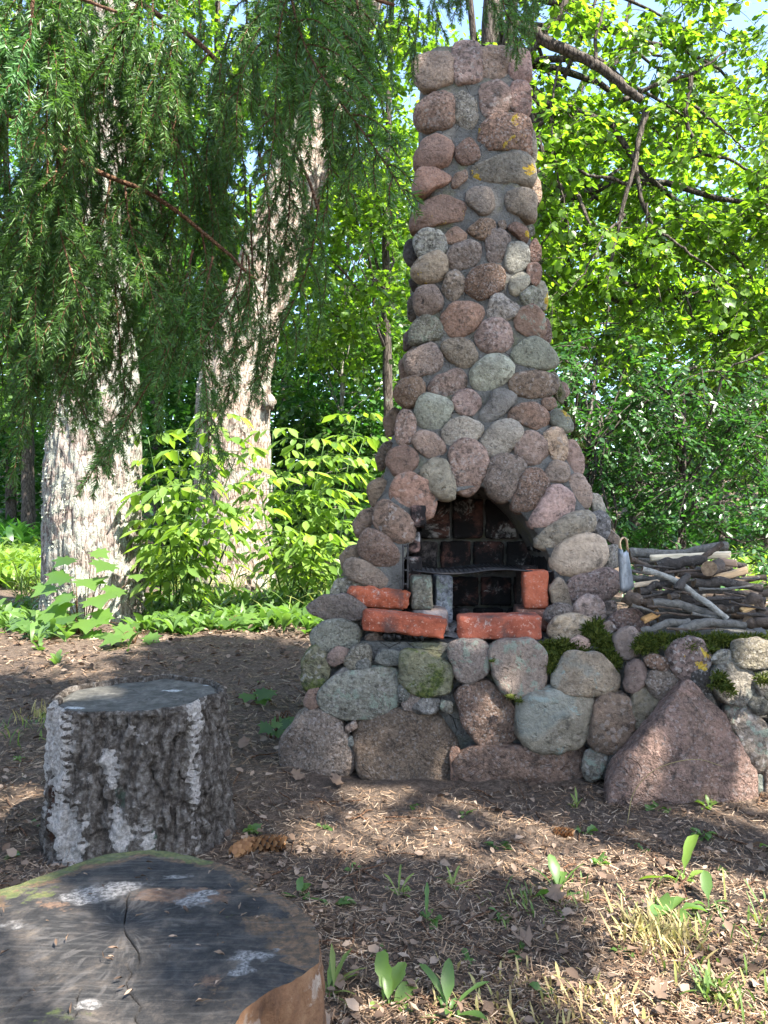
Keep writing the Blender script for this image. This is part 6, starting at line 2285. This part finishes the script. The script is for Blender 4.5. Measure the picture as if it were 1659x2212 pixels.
tuft('straw-yellow dry grass tuft in a patch of sun', 1425, 2035, 200, .085, .0013, M['grass_dry'], 70, .035)
tuft('yellow-green grass tuft at the front right of the ground', 1540, 2150, 70, .07, .0015, M['grass'], 71, .018)
tuft('green grass at the right edge of the bare soil', 1655, 2020, 50, .10, .0015, M['grass'], 72, .05)
tuft('dry grass in the foreground below the straw-yellow tuft', 1240, 2190, 130, .06, .0013, M['grass_dry'], 73, .06)
tuft('short yellowing grass in the foreground beside the narrow weed', 1060, 2215, 120, .05, .0013, M['grass_dry'], 74, .06)
tuft('loose green grass beside the yellow-green tuft', 1640, 2180, 60, .07, .0015, M['grass'], 75, .06)
tuft('thin pale grass by the left side of the birch stump', 100, 1545, 60, .10, .0018, M['grass_dry'], 76, .06)
tuft('sparse green grass behind the birch stump', 40, 1590, 60, .10, .0018, M['grass'], 77, .10)
tuft('thin grass around the leafy weed', 1160, 1960, 60, .06, .0014, M['grass'], 78, .06)
tuft('thin grass around the low spreading weed', 1500, 2000, 36, .07, .0013, M['grass'], 79, .08)

# seed stalk arching over the boulder
p = curve_pts([on_ground(1355, 1780), P(1370, 1710, 1.98), P(1420, 1660, 1.96), P(1500, 1640, 1.95), P(1560, 1655, 1.95)], 20)
o = link('grass_stalk', MB().add(*tube(p, np.linspace(.0011, .0006, 20), 5)).mesh('grass_stalk'), None, M['grass_dry'])
tag(o, 'pale dry grass stalk arching in front of the leaning boulder', 'grass')

# plants at the foot of the trees
def herb_bed(label, boxes, n, L, W, mat, seed, name='ground_cover', e0=(40, 85), e1=(-20, 30)):
    rng = np.random.default_rng(seed)
    mb = MB()
    for u0, u1, y0, y1, k in boxes:
        for _ in range(k):
            u, y = rng.uniform(u0, u1), rng.uniform(y0, y1)
            x = (u - 829.5) / F * y
            if blocked(np.array(x), np.array(y)) or float(fbm(np.array([x * 1.6, y * 1.6, seed]), seed, 3)) < rng.uniform(-.75, .25):
                continue
            sc = rng.uniform(.6, 1.25)
            b = np.array([x, y, float(ground_z(x, y)) - .01])
            hs = rng.uniform(0, .5) * L
            for i in range(rng.integers(n[0], n[1])):
                a = rng.uniform(0, 6.28)
                blade_leaf(mb, b + np.array([0, 0, hs * rng.random()]), (math.cos(a), math.sin(a)), sc * L * rng.uniform(.5, 1.25), sc * W * rng.uniform(.6, 1.2), (R(rng.uniform(*e0)), R(rng.uniform(*e1))), rng, 0, 4, .2, .1)
    o = link(name, mb.mesh(name), None, mat)
    tag(o, label, None, None, 'stuff')


herb_bed('low broad green leaves carpeting the ground between the thick trunks and the chimney', [(300, 740, 4.6, 6.4, 700), (330, 720, 6.2, 8.5, 500), (-20, 180, 4.7, 6.0, 160), (250, 740, 4.2, 4.8, 24), (-100, 300, 3.8, 4.8, 24)], (4, 7), .13, .034, M['leaf_herb'], 81)
herb_bed('tall grass and herbs at the foot of the sunlit shrubs', [(320, 720, 5.3, 7.5, 150), (40, 120, 5.6, 7, 60)], (3, 6), .30, .008, M['grass'], 82, 'tall_grass')
herb_bed('sunlit nettles and herbs covering the clearing beyond the lichen trunk', [(-160, 130, 7.5, 15, 900), (250, 460, 8.5, 12, 200), (1500, 1900, 6.5, 12, 420), (600, 900, 8.5, 14, 200)], (5, 9), .24, .045, M['leaf_elder'], 83, 'meadow_herbs')
herb_bed('shaded undergrowth along the edge of the wood', [(-300, 2000, 13, 22, 2600)], (4, 7), .5, .10, M['leaf_dark'], 84, 'undergrowth')


# ------------------------------------------------------------------ spruce cones
def cone(label, u, v, L, yaw, seed):
    rng = np.random.default_rng(seed)
    b = on_ground(u, v)
    root = thing('spruce_cone', label, 'cone', b)
    mb = MB()
    V, Fc = ico(2)
    core_ = link('core', mesh_np('core', V * np.array([L * .46, L * .12, L * .12]) + np.array([0, 0, L * .17]), Fc), root, M['bark_dark'])
    n = 64
    t = (np.arange(n) + .5) / n
    rr = L * .155 * np.sin(np.pi * np.clip(t * .93 + .05, 0, 1)) ** .6
    a = np.arange(n) * 2.39996
    pos = np.stack([(t - .5) * L * .95, rr * .6 * np.cos(a), rr * .6 * np.sin(a) + L * .17], -1)
    out = np.stack([0 * t, np.cos(a), np.sin(a)], -1)
    dirs = out * .95 + np.array([.6, 0, 0])
    place_leaves(mb, pos, np.full(n, L * .24), dirs, out + np.array([-.6, 0, 0]), 'lime', 0, .95)
    link('scales', mb.mesh('scales', smooth=False), root, M['scale'])
    root.rotation_euler = (0, 0, R(yaw))


cone('brown spruce cone lying at the right foot of the birch stump', 575, 1838, .085, 10, 1)
cone('single tan spruce cone on the bare ground in front of the stone base', 1215, 1805, .048, -15, 2)
cone('spruce cone half hidden in litter beside the birch stump cone', 520, 1845, .07, 60, 3)
for i, (u, v, s, ang) in enumerate([(1190, 1955, .05, 40), (1150, 2055, .05, 160), (640, 1690, .05, 80), (740, 1700, .06, 200), (1410, 2170, .045, 20), (1280, 2010, .045, 300), (515, 1620, .06, 30), (475, 1350, .12, 60)]):
    b = on_ground(u, v)
    s *= .72
    mb = MB()
    palm_leaves(mb, [b * 0 + np.array([0, 0, .012])], [s], [np.array([math.cos(R(ang)), math.sin(R(ang)), .05])], np.array([[.2, -.2, 1]]))
    V_ = np.concatenate(mb.V)
    rj = np.random.default_rng(i + 60)
    V_ = V_ + rj.normal(0, s * .045, V_.shape)
    V_[:, 2] += s * .16 * np.sin(V_[:, 0] / s * 4 + i) * np.sin(V_[:, 1] / s * 3)
    V_[:, 2] += .55 * (V_[:, 0] ** 2 + V_[:, 1] ** 2) / s
    mb.V = [V_]
    o = link('dry_leaf', mb.mesh('dry_leaf'), None, M['litter'], b)
    tag(o, 'curled dry brown lobed leaf lying on the soil', 'leaf', 'dry lobed leaves on the ground')

# ------------------------------------------------------------------ ash and charcoal on the hearth floor
nxh, nyh = 60, 44
hx = np.linspace(.09, .56, nxh)
hy = np.linspace(2.39, 2.81, nyh)
HX, HY = np.meshgrid(hx, hy)
hz = LEDGE_Z + .004 + .022 * np.exp(-((HX - .30) / .13) ** 2 - ((HY - 2.62) / .12) ** 2) + .006 * fbm(np.stack([HX * 22, HY * 22, 0 * HX], -1), 3, 4)
ii = np.arange(nyh - 1)[:, None] * nxh + np.arange(nxh - 1)[None, :]
t_ = NT('wood_ash')
va = t_.coord('Object')
ca = t_.ramp(t_.noise(va, 40, 7, .75), [(.3, (.03, .028, .027)), (.5, (.16, .155, .15)), (.72, (.34, .335, .33))])
t_.bump(t_.noise(va, 90, 6, .7), .8, .01)
M['ash'] = t_.fin(ca, .95, .1)
ao_ = link('ash_bed', mesh_np('ash_bed', np.stack([HX, HY, hz], -1).reshape(-1, 3), np.stack([ii, ii + 1, ii + 1 + nxh, ii + nxh], -1).reshape(-1, 4)), FP, M['ash'])
ao_.location = -FP.location
ao_['kind'] = 'stuff'
mbc = MB()
rc = np.random.default_rng(808)
for _ in range(46):
    cx_, cy_ = (rc.uniform(.12, .52), rc.uniform(2.42, 2.75)) if rc.random() < .6 else (rc.uniform(-.02, .12), rc.uniform(2.30, 2.36))
    V, Fc = ico(1)
    V = V * rc.uniform(.004, .014, 3) * (1 + .3 * rc.normal(size=(len(V), 1)))
    mbc.add(V + np.array([cx_, cy_, LEDGE_Z + .018]), Fc)
co_ = link('charcoal_bits', mbc.mesh('charcoal_bits', smooth=False), FP, M['black_iron'])
co_.location = -FP.location
co_['kind'] = 'stuff'
# thin sticks and broken twigs woven through the firewood
for i_, (x0, y0, x1, y1, w, y) in enumerate([(730, 318, 1010, 330, 22, 2.34), (900, 372, 1260, 352, 20, 2.33), (1010, 410, 1290, 425, 24, 2.32), (760, 540, 930, 505, 22, 2.25), (930, 470, 1180, 520, 20, 2.25), (1180, 480, 1560, 455, 22, 2.28),
        (1230, 545, 1600, 535, 26, 2.26), (880, 640, 1120, 660, 24, 2.23), (1130, 640, 1420, 690, 22, 2.22), (1400, 570, 1640, 620, 24, 2.22), (820, 600, 1060, 622, 20, 2.23), (1290, 385, 1600, 400, 22, 2.36), (1440, 640, 1690, 665, 28, 2.21), (960, 745, 1300, 752, 22, 2.195),
        (700, 350, 860, 372, 24, 2.34), (1040, 600, 1300, 575, 20, 2.26), (1350, 500, 1520, 545, 18, 2.27), (720, 585, 900, 650, 26, 2.235)]):
    fire_log('thin dark twig-like stick woven between the thicker firewood logs', [(x0, y0), ((x0 + x1) / 2, (y0 + y1) / 2 + random.uniform(-9, 9)), (x1, y1)], w, y, [BK, BR, GY][i_ % 3], 'thin sticks in the firewood stack', .6, .25)
